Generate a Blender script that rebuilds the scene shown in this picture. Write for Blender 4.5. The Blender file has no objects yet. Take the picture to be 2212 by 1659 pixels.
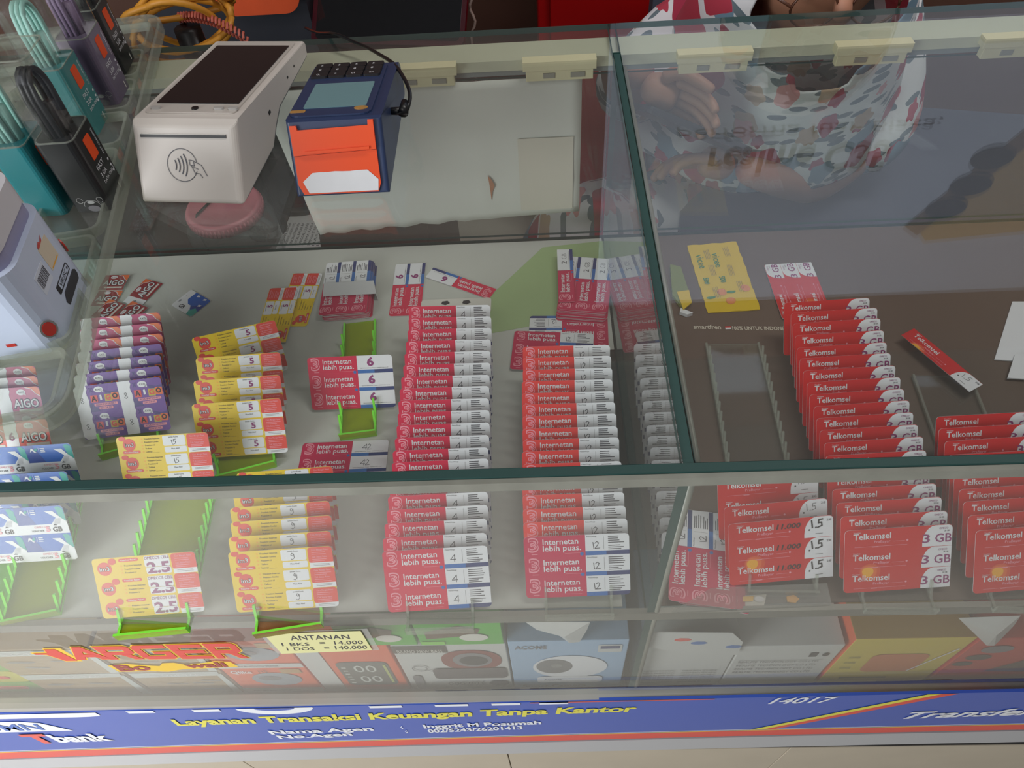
import bpy, bmesh, math, random
from mathutils import Vector, Matrix
random.seed(7)
S = bpy.context.scene
COL = S.collection
R_ = math.radians
# ---------------------------------------------------------------- camera, world, light, exposure
CP = Vector((0.0339, -0.2177, 0.5936))
CR = Vector((9.98602105e-01, -5.26484609e-04, -5.28541184e-02))
CU = Vector((0.03305349, 0.78653294, 0.61666312))
CF = Vector((-0.04124684, 0.61754811, -0.78545085))
FPX = 1577.65
cam = bpy.data.cameras.new('camera'); camo = bpy.data.objects.new('camera', cam); COL.objects.link(camo)
cam.sensor_width = 36.0; cam.lens = FPX / 2212 * 36.0; cam.clip_start = 0.01; cam.clip_end = 60
camo.matrix_world = Matrix(((CR.x, CU.x, -CF.x, CP.x), (CR.y, CU.y, -CF.y, CP.y), (CR.z, CU.z, -CF.z, CP.z), (0, 0, 0, 1)))
S.camera = camo
W = bpy.data.worlds.new('world'); S.world = W; W.use_nodes = True
bg = W.node_tree.nodes['Background']; bg.inputs[0].default_value = (0.82, 0.9, 1.0, 1); bg.inputs[1].default_value = 0.2
def area(name, loc, target, sx, sy, power, col=(1, 1, 1)):
    l = bpy.data.lights.new(name, 'AREA'); l.shape = 'RECTANGLE'; l.size = sx; l.size_y = sy; l.energy = power; l.color = col
    o = bpy.data.objects.new(name, l); COL.objects.link(o); o.location = loc
    o.rotation_euler = (Vector(target) - Vector(loc)).to_track_quat('-Z', 'Y').to_euler(); return o
area('daylight_from_the_left', (-1.45, -1.0, 0.45), (-0.45, -0.05, -0.3), 0.9, 1.2, 43, (0.95, 0.975, 1.0))
area('ceiling_light', (-0.5, -1.3, 1.9), (0.0, 0.15, 0.0), 1.3, 0.5, 9, (1.0, 0.97, 0.93))
area('fill_light_behind', (0.75, 0.36, 1.9), (0.95, 1.3, 0.7), 1.2, 0.25, 21, (1.0, 0.97, 0.94))  # added fill light, brightens the poster and the person behind the counter
S.view_settings.view_transform = 'Standard'; S.view_settings.look = 'None'; S.view_settings.gamma = 1.0
S.view_settings.use_curve_mapping = False; S.view_settings.exposure = -0.12
S.cycles.transparent_max_bounces = 32; S.cycles.max_bounces = 8; S.cycles.use_denoising = True
S.cycles.sample_clamp_indirect = 4.0

HT, D, XD, ZB = 0.2296, 0.4712, 0.1161, -0.2362     # glass top height, case depth, divider x, lower shelf height
def at(u, v, z=None, y=None):
    """point on a real horizontal plane z or vertical plane y of the counter"""
    d = CF + CR * ((u - 1106) / FPX) - CU * ((v - 829.5) / FPX)
    t = (z - CP.z) / d.z if z is not None else (y - CP.y) / d.y
    return CP + d * t
# ---------------------------------------------------------------- materials
MATS = {}
def srgb(c):
    return tuple(((x / 255) / 12.92 if x / 255 <= 0.04045 else ((x / 255 + 0.055) / 1.055) ** 2.4) for x in c)
def mat(name, rgb=None, rough=0.45, metal=0.0, noise=0.0, scale=30, spec=0.5, emit=0, trans=0, coat=0):
    if name in MATS: return MATS[name]
    m = bpy.data.materials.new(name); m.use_nodes = True; nt = m.node_tree; b = nt.nodes['Principled BSDF']
    c = srgb(rgb) + (1,)
    b.inputs['Base Color'].default_value = c; b.inputs['Roughness'].default_value = rough; b.inputs['Metallic'].default_value = metal
    b.inputs['Specular IOR Level'].default_value = spec
    if coat: b.inputs['Coat Weight'].default_value = coat; b.inputs['Coat Roughness'].default_value = 0.12
    if emit: b.inputs['Emission Color'].default_value = c; b.inputs['Emission Strength'].default_value = emit
    if noise:
        tc = nt.nodes.new('ShaderNodeTexCoord'); n = nt.nodes.new('ShaderNodeTexNoise'); n.inputs['Scale'].default_value = scale; n.inputs['Detail'].default_value = 5
        mx = nt.nodes.new('ShaderNodeMix'); mx.data_type = 'RGBA'
        mx.inputs[6].default_value = tuple(x * (1 - noise) for x in c[:3]) + (1,); mx.inputs[7].default_value = tuple(min(1, x * (1 + noise)) for x in c[:3]) + (1,)
        nt.links.new(tc.outputs['Object'], n.inputs['Vector']); nt.links.new(n.outputs['Fac'], mx.inputs[0]); nt.links.new(mx.outputs[2], b.inputs['Base Color'])
    MATS[name] = m; return m
def clear(name, tint=(1, 1, 1), r0=0.04, dust=0.0, dustcol=(0.7, 0.72, 0.7), rough=0.0):
    """thin clear sheet: transparent body, mirror by Schlick's law, a little dust"""
    if name in MATS: return MATS[name]
    m = bpy.data.materials.new(name); m.use_nodes = True; nt = m.node_tree; nt.nodes.clear(); N = nt.nodes.new; L = nt.links.new
    out = N('ShaderNodeOutputMaterial'); tr = N('ShaderNodeBsdfTransparent'); tr.inputs[0].default_value = tint + (1,)
    gl = N('ShaderNodeBsdfGlossy'); gl.inputs['Roughness'].default_value = rough
    geo = N('ShaderNodeNewGeometry'); dot = N('ShaderNodeVectorMath'); dot.operation = 'DOT_PRODUCT'
    L(geo.outputs['Incoming'], dot.inputs[0]); L(geo.outputs['Normal'], dot.inputs[1])
    def M(op, a, b=None):
        n = N('ShaderNodeMath'); n.operation = op
        for i, x in enumerate((a, b)):
            if x is None: continue
            if isinstance(x, (int, float)): n.inputs[i].default_value = x
            else: L(x, n.inputs[i])
        return n.outputs[0]
    f = M('ADD', M('MULTIPLY', M('POWER', M('SUBTRACT', 1.0, M('ABSOLUTE', dot.outputs['Value'])), 5.0), 1 - r0), r0)
    mx = N('ShaderNodeMixShader'); L(f, mx.inputs[0]); L(tr.outputs[0], mx.inputs[1]); L(gl.outputs[0], mx.inputs[2]); last = mx.outputs[0]
    if dust:
        df = N('ShaderNodeBsdfDiffuse'); df.inputs[0].default_value = dustcol + (1,)
        tc = N('ShaderNodeTexCoord'); nz = N('ShaderNodeTexNoise'); nz.inputs['Scale'].default_value = 4; nz.inputs['Detail'].default_value = 4
        L(tc.outputs['Object'], nz.inputs['Vector']); m2 = N('ShaderNodeMixShader'); L(M('MULTIPLY', nz.outputs['Fac'], dust * 2), m2.inputs[0]); L(last, m2.inputs[1]); L(df.outputs[0], m2.inputs[2]); last = m2.outputs[0]
    L(last, out.inputs[0]); MATS[name] = m; return m
def acrylic(name, rgb, fac=0.45, tint=None):
    if name in MATS: return MATS[name]
    m = bpy.data.materials.new(name); m.use_nodes = True; nt = m.node_tree; b = nt.nodes['Principled BSDF']
    b.inputs['Base Color'].default_value = srgb(rgb) + (1,); b.inputs['Roughness'].default_value = 0.6 if name == 'glass edge' else 0.15
    tr = nt.nodes.new('ShaderNodeBsdfTransparent'); tr.inputs[0].default_value = (srgb(tint) if tint else srgb(rgb)) + (1,)
    mx = nt.nodes.new('ShaderNodeMixShader'); mx.inputs[0].default_value = fac
    nt.links.new(tr.outputs[0], mx.inputs[1]); nt.links.new(b.outputs[0], mx.inputs[2]); nt.links.new(mx.outputs[0], nt.nodes['Material Output'].inputs[0])
    MATS[name] = m; return m
def floral(name, base=(232, 230, 234), scale=24.0):
    if name in MATS: return MATS[name]
    m = bpy.data.materials.new(name); m.use_nodes = True; nt = m.node_tree; N = nt.nodes.new; L = nt.links.new; b = nt.nodes['Principled BSDF']; b.inputs['Roughness'].default_value = 0.85
    def M(op, a, b2=None, clamp=False):
        n = N('ShaderNodeMath'); n.operation = op; n.use_clamp = clamp
        for i, x in enumerate((a, b2)):
            if x is None: continue
            if isinstance(x, (int, float)): n.inputs[i].default_value = x
            else: L(x, n.inputs[i])
        return n.outputs[0]
    tc = N('ShaderNodeTexCoord'); sp = N('ShaderNodeSeparateXYZ'); L(tc.outputs['Object'], sp.inputs[0])
    cb = N('ShaderNodeCombineXYZ'); L(sp.outputs[0], cb.inputs[0]); L(M('MULTIPLY', M('SUBTRACT', sp.outputs[2], M('MULTIPLY', sp.outputs[1], 0.5)), 0.72), cb.inputs[1])
    wn = N('ShaderNodeTexNoise'); wn.inputs['Scale'].default_value = 14; L(cb.outputs[0], wn.inputs['Vector'])
    wv = N('ShaderNodeVectorMath'); wv.operation = 'SCALE'; L(wn.outputs['Color'], wv.inputs[0]); wv.inputs[3].default_value = 0.012
    ad = N('ShaderNodeVectorMath'); ad.operation = 'ADD'; L(cb.outputs[0], ad.inputs[0]); L(wv.outputs[0], ad.inputs[1]); P = ad.outputs[0]
    def blob(vec, sc, size, petals, amp):
        s = N('ShaderNodeVectorMath'); s.operation = 'SCALE'; L(vec, s.inputs[0]); s.inputs[3].default_value = sc
        v = N('ShaderNodeTexVoronoi'); v.voronoi_dimensions = '2D'; v.inputs['Scale'].default_value = 1; v.inputs['Randomness'].default_value = 0.75; L(s.outputs[0], v.inputs['Vector'])
        df = N('ShaderNodeVectorMath'); df.operation = 'SUBTRACT'; L(s.outputs[0], df.inputs[0]); L(v.outputs['Position'], df.inputs[1])
        q = N('ShaderNodeSeparateXYZ'); L(df.outputs[0], q.inputs[0]); an = M('ARCTAN2', q.outputs[1], q.outputs[0])
        sc2 = N('ShaderNodeSeparateColor'); L(v.outputs['Color'], sc2.inputs[0])
        th = M('ADD', M('MULTIPLY', M('COSINE', M('MULTIPLY', an, petals)), amp), M('MULTIPLY', M('ADD', sc2.outputs[1], 0.45), size))
        return M('LESS_THAN', v.outputs['Distance'], th), sc2.outputs[0]
    def leaf(ang, sc, sx, th):
        mp = N('ShaderNodeMapping'); mp.inputs['Rotation'].default_value = (0, 0, ang); mp.inputs['Scale'].default_value = (sc, sc * sx, 1); L(P, mp.inputs[0])
        v = N('ShaderNodeTexVoronoi'); v.voronoi_dimensions = '2D'; v.inputs['Scale'].default_value = 1; L(mp.outputs[0], v.inputs['Vector'])
        return M('LESS_THAN', v.outputs['Distance'], th)
    cur = None
    def over(fac, colsock, below):
        mx = N('ShaderNodeMix'); mx.data_type = 'RGBA'; L(fac, mx.inputs[0])
        if isinstance(below, tuple): mx.inputs[6].default_value = below
        else: L(below, mx.inputs[6])
        if isinstance(colsock, tuple): mx.inputs[7].default_value = colsock
        else: L(colsock, mx.inputs[7])
        return mx.outputs[2]
    c = over(leaf(0.6, scale * 0.75, 3.6, 0.2), srgb((104, 120, 132)) + (1,), srgb(base) + (1,))
    c = over(leaf(-0.9, scale * 0.75, 3.8, 0.19), srgb((112, 126, 134)) + (1,), c)
    for sc, size in ((scale, 0.3), (scale * 0.62, 0.3)):
        f, rnd = blob(P, sc, size, 5.0, 0.028)
        rp = N('ShaderNodeValToRGB'); rp.color_ramp.interpolation = 'CONSTANT'; e = rp.color_ramp.elements
        e[0].color = srgb((168, 44, 72)) + (1,); e[1].position = 0.38; e[1].color = srgb((120, 150, 172)) + (1,)
        for p, cc in ((0.58, (226, 150, 152)), (0.76, (190, 60, 80)), (0.9, (196, 164, 138))):
            k = e.new(p); k.color = srgb(cc) + (1,)
        L(rnd, rp.inputs[0]); c = over(f, rp.outputs[0], c)
    L(c, b.inputs['Base Color']); MATS[name] = m; return m

G_TOP = clear('clear glass top', (0.975, 0.985, 0.975), r0=0.068, dust=0.022)
G_FRONT = clear('clear glass front', (0.97, 0.98, 0.97), r0=0.048, dust=0.022, dustcol=(0.82, 0.80, 0.76))
G_DIV = clear('clear glass divider', (0.95, 0.98, 0.965), r0=0.05, dust=0.01)
G_EDGE = acrylic('glass edge', (44, 78, 74), 0.85, (90, 140, 130))
SIL = mat('clear silicone bead', (134, 134, 124), 0.35, noise=0.3, scale=45)
CLEARP = clear('clear plastic', (0.96, 0.965, 0.955), r0=0.07, dust=0.02, rough=0.04)
CLEARE = acrylic('clear plastic edge', (205, 208, 198), 0.24, (235, 238, 232))
NEON = acrylic('green acrylic', (186, 205, 26), 0.42, (226, 230, 100)); NEONE = acrylic('green acrylic edge', (140, 250, 70), 0.85, (190, 255, 140))
AMB = acrylic('amber acrylic', (190, 140, 90), 0.4, (225, 190, 150)); AMBE = acrylic('amber acrylic edge', (170, 125, 80), 0.8)
# ---------------------------------------------------------------- mesh builder
_gl = {}
def glyph(text, bold=0.0, shear=0.0, res=2):
    k = (text, bold, shear, res)
    if k not in _gl:
        cu = bpy.data.curves.new('t', 'FONT'); cu.body = text; cu.size = 1; cu.offset = bold; cu.shear = shear; cu.resolution_u = res
        o = bpy.data.objects.new('t', cu); COL.objects.link(o)
        me = bpy.data.meshes.new_from_object(o)
        V = [(v.co.x, v.co.y) for v in me.vertices]; F = [tuple(p.vertices) for p in me.polygons]
        bpy.data.objects.remove(o); bpy.data.meshes.remove(me); bpy.data.curves.remove(cu)
        xs = [v[0] for v in V] or [0]; ys = [v[1] for v in V] or [0]
        _gl[k] = (V, F, min(xs), max(xs), min(ys), max(ys))
    return _gl[k]
def rrect(x0, y0, x1, y1, r=0.0, seg=4):
    if not isinstance(r, (tuple, list)): r = (r, r, r, r)   # tl tr br bl
    pts = []
    for (cx, cy, a0, rr) in ((x1, y1, 0, r[1]), (x0, y1, 90, r[0]), (x0, y0, 180, r[3]), (x1, y0, 270, r[2])):
        sx = -1 if cx == x1 else 1; sy = -1 if cy == y1 else 1
        if rr <= 0: pts.append((cx, cy)); continue
        for i in range(seg + 1):
            a = R_(a0 + 90 * i / seg); pts.append((cx + sx * rr + rr * math.cos(a), cy + sy * rr + rr * math.sin(a)))
    return pts
def ell(cx, cy, rx, ry=None, n=18, a0=0, a1=360):
    ry = ry or rx
    return [(cx + rx * math.cos(R_(a0 + (a1 - a0) * i / n)), cy + ry * math.sin(R_(a0 + (a1 - a0) * i / n))) for i in range(n + (0 if a1 - a0 == 360 else 1))]
class Mb:
    def __init__(s, unit=1.0): s.v = []; s.f = []; s.m = []; s.mats = []; s.u = unit; s.sm = []
    def mi(s, m):
        if m not in s.mats: s.mats.append(m)
        return s.mats.index(m)
    def add(s, V, F, m, smooth=False):
        b = len(s.v); i = s.mi(m); s.v += [tuple(c * s.u for c in p) for p in V]
        for f in F: s.f.append(tuple(b + k for k in f)); s.m.append(i); s.sm.append(smooth)
    def poly(s, pts, z, m): s.add([(x, y, z) for x, y in pts], [tuple(range(len(pts)))], m)
    def prism(s, pts, z0, z1, m, ms=None, axis='z'):
        n = len(pts); ms = ms or m
        def P(x, y, z): return (x, y, z) if axis == 'z' else ((z, x, y) if axis == 'x' else (x, z, y))
        s.add([P(x, y, z1) for x, y in pts], [tuple(range(n))], m); s.add([P(x, y, z0) for x, y in pts], [tuple(range(n))[::-1]], m)
        V = [P(x, y, z0) for x, y in pts] + [P(x, y, z1) for x, y in pts]
        s.add(V, [(i, (i + 1) % n, n + (i + 1) % n, n + i) for i in range(n)], ms)
    def box(s, a, b, m): s.prism([(a[0], a[1]), (b[0], a[1]), (b[0], b[1]), (a[0], b[1])], a[2], b[2], m)
    def hexa(s, q0, q1, m):
        V = list(q0) + list(q1); s.add(V, [(3, 2, 1, 0), (4, 5, 6, 7), (0, 1, 5, 4), (1, 2, 6, 5), (2, 3, 7, 6), (3, 0, 4, 7)], m)
    def text(s, t, x, y, h, z, m, w=None, bold=0.0, shear=0.0, rot=0.0, res=2, align='l'):
        V, F, x0, x1, y0, y1 = glyph(t, bold, shear, res)
        if not V: return
        k = h / 0.7; kx = k if w is None else w / max(1e-6, x1 - x0); ww = (x1 - x0) * kx
        ox = 0 if align == 'l' else -ww / 2; c, sn = math.cos(rot), math.sin(rot); out = []
        for a, b in V:
            X = (a - x0) * kx + ox; Y = b * k; out.append((x + X * c - Y * sn, y + X * sn + Y * c, z))
        s.add(out, F, m)
    def stroke(s, pts, wd, z, m):
        for (a, b), (c, d) in zip(pts, pts[1:]):
            L = math.hypot(c - a, d - b) or 1; nx, ny = -(d - b) / L * wd / 2, (c - a) / L * wd / 2; ex, ey = (c - a) / L * wd * .3, (d - b) / L * wd * .3
            s.add([(a + nx - ex, b + ny - ey, z), (a - nx - ex, b - ny - ey, z), (c - nx + ex, d - ny + ey, z), (c + nx + ex, d + ny + ey, z)], [(0, 1, 2, 3)], m)
    def lathe(s, prof, m, seg=32, c=(0, 0, 0), smooth=True, sx=1, sy=1):
        V = []; n = len(prof)
        for i in range(seg):
            a = 2 * math.pi * i / seg
            for r, z in prof: V.append((c[0] + r * math.cos(a) * sx, c[1] + r * math.sin(a) * sy, c[2] + z))
        s.add(V, [(i * n + j, ((i + 1) % seg) * n + j, ((i + 1) % seg) * n + j + 1, i * n + j + 1) for i in range(seg) for j in range(n - 1)], m, smooth)
    def tube(s, pts, r, m, seg=8):
        pts = [Vector(p) for p in pts]; V = []; up = Vector((0.13, 0.31, 0.94)).normalized()
        for i, p in enumerate(pts):
            t = (pts[min(i + 1, len(pts) - 1)] - pts[max(i - 1, 0)]).normalized(); a = t.cross(up)
            if a.length < 0.05: a = t.cross(Vector((1, 0, 0)))
            a.normalize(); b = t.cross(a); rr = r[i] if isinstance(r, (list, tuple)) else r
            for k in range(seg): V.append(tuple(p + (a * math.cos(2 * math.pi * k / seg) + b * math.sin(2 * math.pi * k / seg)) * rr))
        F = [(i * seg + k, i * seg + (k + 1) % seg, (i + 1) * seg + (k + 1) % seg, (i + 1) * seg + k) for i in range(len(pts) - 1) for k in range(seg)]
        F += [tuple(range(seg))[::-1], tuple((len(pts) - 1) * seg + k for k in range(seg))]
        s.add(V, F, m, True)
    def mesh(s, name):
        me = bpy.data.meshes.new(name); me.from_pydata(s.v, [], s.f)
        for m in s.mats: me.materials.append(m)
        for p, i, sm in zip(me.polygons, s.m, s.sm): p.material_index = i; p.use_smooth = sm
        me.update(); return me
    def obj(s, name, parent=None, loc=None, bevel=0, **kw):
        return link(name, s.mesh(name), parent, loc, bevel, **kw)
def link(name, me, parent=None, loc=None, bevel=0, label=None, cat=None, group=None, kind=None):
    o = bpy.data.objects.new(name, me); COL.objects.link(o)
    if parent: o.parent = parent
    if loc is not None: o.location = loc
    if bevel:
        b = o.modifiers.new('b', 'BEVEL'); b.width = bevel; b.segments = 2; b.limit_method = 'ANGLE'; b.angle_limit = R_(40)
    return tag(o, label, cat, group, kind)
def tag(o, label=None, cat=None, group=None, kind=None):
    if label: o['label'] = label
    if cat: o['category'] = cat
    if group: o['group'] = group
    if kind: o['kind'] = kind
    return o
def thing(name, label, cat, loc=(0, 0, 0), rot=(0, 0, 0), group=None):
    o = bpy.data.objects.new(name, None); o.empty_display_size = 0.02; COL.objects.link(o); o.location = loc; o.rotation_euler = rot
    return tag(o, label, cat, group)
ORD = ['first', 'second', 'third', 'fourth', 'fifth', 'sixth', 'seventh', 'eighth', 'ninth', 'tenth', 'eleventh', 'twelfth', 'thirteenth', 'fourteenth', 'fifteenth', 'sixteenth', 'seventeenth', 'eighteenth', 'nineteenth', 'twentieth', 'twenty-first', 'twenty-second', 'twenty-third', 'twenty-fourth']
def bow(n, depth=0.0): return depth
# palette
wht = mat('white print', (226, 226, 230), 0.35); offw = mat('off white print', (214, 210, 202), 0.4)
crim = mat('crimson print', (212, 34, 72), 0.25); coral = mat('coral red print', (226, 62, 58), 0.3); crim2 = mat('magenta red print', (198, 24, 76), 0.3)
pale = mat('pale pink print', (236, 150, 165), 0.4); navy = mat('navy print', (40, 52, 110), 0.35); azure = mat('azure print', (46, 104, 176), 0.35)
ink = mat('black ink', (38, 36, 40), 0.5); grey = mat('grey print', (120, 118, 122), 0.5); pencil = mat('pencil ink', (72, 70, 78), 0.6)
purp = mat('purple stamp ink', (140, 40, 110), 0.5); yel = mat('yellow print', (232, 196, 16), 0.35); org = mat('orange print', (228, 104, 40), 0.35)
redo = mat('red orange print', (222, 66, 52), 0.35); tred = mat('bright red print', (205, 28, 28), 0.25); gold = mat('golden print', (240, 170, 30), 0.35)
vio = mat('violet print', (104, 58, 150), 0.35); vio2 = mat('deep violet print', (66, 44, 124), 0.35); mag = mat('magenta print', (186, 30, 104), 0.35)
teal = mat('teal print', (40, 160, 150), 0.35); blu = mat('blue print', (10, 92, 186), 0.3); blud = mat('dark blue print', (16, 62, 150), 0.3)
silv = mat('silver mark', (150, 150, 150), 0.35, 0.4); blk = mat('black plastic', (22, 22, 24), 0.35); dred = mat('dark red print', (150, 24, 34), 0.35)
# ================================================================ structure
def struct(name, mb): return mb.obj(name, kind='structure')
tile_m = mat('beige floor tile', (196, 190, 178), 0.3, noise=0.06, scale=6); dark_m = mat('dark brown wood', (44, 30, 26), 0.5, noise=0.25, scale=8)
f = Mb(); f.box((-4, -4, -0.82), (4, 3, -0.75), tile_m); struct('floor', f)
f = Mb(); f.box((-3, 1.55, -0.75), (3, 1.65, 2.0), mat('brown wall paint', (98, 66, 54), 0.7, noise=0.15, scale=3)); struct('wall_back', f)
f = Mb(); f.box((-3, -0.6, 2.0), (3, 1.65, 2.08), mat('grey ceiling paint', (150, 150, 146), 0.8, noise=0.05)); struct('ceiling', f)
f = Mb(); f.box((2.2, -1.2, -0.75), (2.3, 1.65, 2.0), mat('shade wall grey', (120, 116, 112), 0.8, noise=0.05)); struct('shade_wall_right', f)  # unseen wall added to block light and darken the right side
# ================================================================ display case
case = thing('display_case', 'long glass display counter with a divided glass top, middle shelf and blue sign below', 'counter', (0, 0, -0.75))
def cp(name, mb, bevel=0, label=None):
    o = mb.obj(name, case, bevel=bevel, label=label); o.matrix_parent_inverse = Matrix.Translation((0, 0, 0.75)); return o
X0, X1 = -1.25, 1.05
def pane(a, b, m, e):
    p = Mb(); p.box(a, b, m)
    d = [b[i] - a[i] for i in range(3)]; thin = d.index(min(d))
    for k, fc in enumerate(list(range(6))):
        pass
    mi = p.mi(e)
    # narrow faces take the green edge
    for i, fc in enumerate(p.f):
        vs = [p.v[j] for j in fc]
        if max(v[thin] for v in vs) - min(v[thin] for v in vs) > 1e-6: p.m[i] = mi
    return p
TG = 0.003
cp('glass_top', pane((X0, 0.0046, HT - 0.003), (XD - 0.0038, D + 0.055, HT + TG), G_TOP, G_EDGE))
cp('glass_top', pane((XD + 0.0038, 0.0046, HT - 0.003), (X1, D + 0.055, HT + TG), G_TOP, G_EDGE))
cp('glass_front', pane((X0, -0.0025, ZB - 0.004), (X1, 0.0025, HT - 0.0062), G_FRONT, G_EDGE))
cp('glass_divider', pane((XD - 0.003, 0.004, 0.004), (XD + 0.003, D - 0.004, HT + 0.002), G_DIV, G_EDGE))
cp('glass_divider', pane((XD - 0.003, 0.004, ZB + 0.001), (XD + 0.003, D - 0.01, -0.008), G_DIV, G_EDGE))
cp('glass_top_strip', pane((XD - 0.0037, D - 0.003, HT - 0.003), (XD + 0.0037, D + 0.055, HT + TG), G_TOP, G_EDGE))
cp('glass_shelf', pane((X0, 0.003, -0.006), (X1, D + 0.004, 0.0), G_DIV, G_EDGE))
b = Mb(); b.box((X0, -0.0045, HT - 0.0075), (X1, -0.0012, HT + 0.0012), SIL); cp('edge_bead', b, 0.0012)
b = Mb(); b.box((X0, -0.0010, HT - 0.0060), (X1, 0.0044, HT + 0.0030), G_EDGE); cp('edge_strip', b)
b = Mb(); b.tube([(XD + 0.006, 0.006, HT - 0.004), (XD + 0.006, D - 0.02, HT - 0.004)], 0.0028, SIL, 8); cp('divider_bead', b)
b = Mb(); b.tube([(XD + 0.005, 0.0055, ZB), (XD + 0.005, 0.0055, HT - 0.008)], 0.0025, SIL, 8); cp('divider_bead', b)
alu = mat('shelf channel metal', (128, 126, 118), 0.4, 0.3, noise=0.1, scale=40)
b = Mb(); b.box((X0, 0.0028, -0.010), (X1, 0.0075, 0.0045), alu); cp('shelf_channel', b)
b = Mb(); b.box((X0, 0.004, ZB - 0.03), (X1, D, ZB - 0.001), mat('bottom board', (150, 142, 126), 0.6, noise=0.15, scale=12)); cp('bottom_board', b)
b = Mb(); b.box((X0, D + 0.004, ZB - 0.03), (X1, D + 0.02, -0.02), dark_m); cp('back_board', b)
# yellowish back frame under the rear edge of the glass
fr = mat('pale yellow frame plastic', (198, 200, 176), 0.5, noise=0.06, scale=20)
b = Mb(); b.box((X0, D + 0.004, HT - 0.014), (X1, D + 0.040, HT - 0.0035), fr); b.box((X0, D + 0.006, HT - 0.020), (X1, D + 0.02, HT - 0.0121), mat('grey frame metal', (132, 140, 138), 0.4)); cp('back_frame', b, 0.001)
cp('glass_door', pane((X0, D + 0.004, 0.004), (XD - 0.004, D + 0.0075, HT - 0.022), G_DIV, G_EDGE))
cp('glass_door', pane((XD + 0.004, D + 0.004, 0.004), (X1, D + 0.0075, HT - 0.022), G_DIV, G_EDGE))
hm = mat('ivory hinge plastic', (214, 208, 170), 0.45, noise=0.05, scale=60)
for hx in (-0.076, 0.061, 0.211, 0.362, 0.50):
    b = Mb(); w = 0.036
    b.box((-w, -0.006, -0.004), (w, 0.006, 0.005), hm); b.box((-w * .92, -0.0045, -0.015), (w * .92, 0.004, -0.004), hm)
    b.box((-w * .45, -0.0056, -0.012), (-w * .12, -0.0044, -0.007), mat('grey hinge slot', (140, 140, 128), 0.6)); b.box((w * .3, -0.0056, -0.012), (w * .7, -0.0044, -0.007), MATS['grey hinge slot'])
    b.lathe([(0.0, -0.0058), (0.003, -0.0058), (0.003, -0.0045)], hm, 10, (0, 0, 0))
    o = b.obj('hinge', case, bevel=0.0012); o.location = (hx, D - 0.001, HT - 0.006 + 0.75)
# base below the lower glass: plinth rail, tiles, gap
b = Mb(); b.box((X0, -0.008, ZB + 0.002), (X1, 0.003, ZB + 0.030), mat('silver base rail', (176, 172, 164), 0.35, 0.2, noise=0.06, scale=30)); cp('base_rail', b, 0.001)
b = Mb(); b.box((X0, 0.0, -0.46), (X1, 0.01, ZB + 0.001), dark_m); cp('base_board', b)
base_tile = mat('beige base tile', (188, 176, 156), 0.45, noise=0.07, scale=15)
for i in range(6):
    b = Mb(); x = -1.145 + i * 0.372; b.box((x + 0.0007, -0.002, -0.748), (min(X1, x + 0.3713), 0.02, -0.472), base_tile); cp('tile', b, 0.0006)
b = Mb(); b.box((X0, -0.001, -0.473), (X1, 0.012, -0.461), mat('dark gap', (18, 15, 14), 0.9)); b.box((X0, 0.004, -0.748), (X1, 0.018, -0.46), MATS['dark gap']); cp('tile_backing', b)
# banner: a printed board in front of the base, slightly out of level
def bend(mb, f):
    mb.v = [f(*p) for p in mb.v]
ban = thing('sign_board', 'blue printed sign board with yellow and white lettering below the glass counter front', 'sign', (0, -0.009, ZB))
def bmap(x, y, s):          # s: 0 bottom of the red stripe .. 1 top of the blue
    zt = -0.208 + 0.022 * x; zb = -0.380 + 0.065 * x - 0.03 * x * x
    return (x, y, zb + (zt - zb) * s - ZB)
bb = Mb(); bl = mat('sign blue', (52, 84, 178), 0.35, noise=0.05, scale=5)
NX = 12
for i in range(NX):
    xa, xb = -1.2 + i * 2.2 / NX, -1.2 + (i + 1) * 2.2 / NX
    for s0, s1, m in ((-0.02, 0.135, redo), (0.135, 0.15, yel), (0.15, 0.165, blud), (0.165, 0.175, wht), (0.175, 1.0, bl)):
        bb.add([(xa, 0, s0), (xb, 0, s0), (xb, 0, s1), (xa, 0, s1)], [(0, 1, 2, 3)], m)
    bb.add([(xa, 0.003, -0.02), (xb, 0.003, -0.02), (xb, 0.003, 1), (xa, 0.003, 1)], [(3, 2, 1, 0)], bl)
    bb.add([(xa, 0, 1), (xb, 0, 1), (xb, 0.003, 1), (xa, 0.003, 1)], [(0, 1, 2, 3)], bl)
bend(bb, bmap); bb.obj('printed_panel', ban)
def btext(t, x0, x1, s0, h, m, bold=0.03, shear=0.0, ds=0.0, name='lettering', lab=None):
    q = Mb(); q.text(t, x0, 0, h, 0, m, w=x1 - x0, bold=bold, shear=shear, res=3)
    q.v = [bmap(x, -0.0007, s0 + y + ds * (x - x0) / (x1 - x0)) for x, y, z in q.v]; return q.obj(name, ban, label=lab)
syel = mat('sign yellow', (226, 218, 70), 0.4); swht = mat('sign white', (232, 234, 240), 0.4)
btext('Layanan Transaksi Keuangan Tanpa Kantor', -0.394, 0.123, 0.67, 0.135, syel, 0.035, 0.1, 0.08, lab='yellow lettering')
for t, xa, xb, s0, h in (('Nama Agen', -0.300, -0.175, 0.40, 0.09), (':', -0.142, -0.139, 0.44, 0.08), ('Inggrit M Posumah', -0.115, 0.020, 0.45, 0.09), ('No.Agen', -0.297, -0.205, 0.28, 0.085), (':', -0.140, -0.137, 0.33, 0.08), ('002/5243/26201413', -0.113, -0.002, 0.33, 0.085)):
    btext(t, xa, xb, s0, h, swht, 0.03, 0, 0.03)
btext('Transfer', 0.420, 0.560, 0.40, 0.17, swht, 0.03, 0.35, 0.04)
btext('14017', 0.258, 0.325, 0.86, 0.13, swht, 0.02, 0.3)
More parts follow.
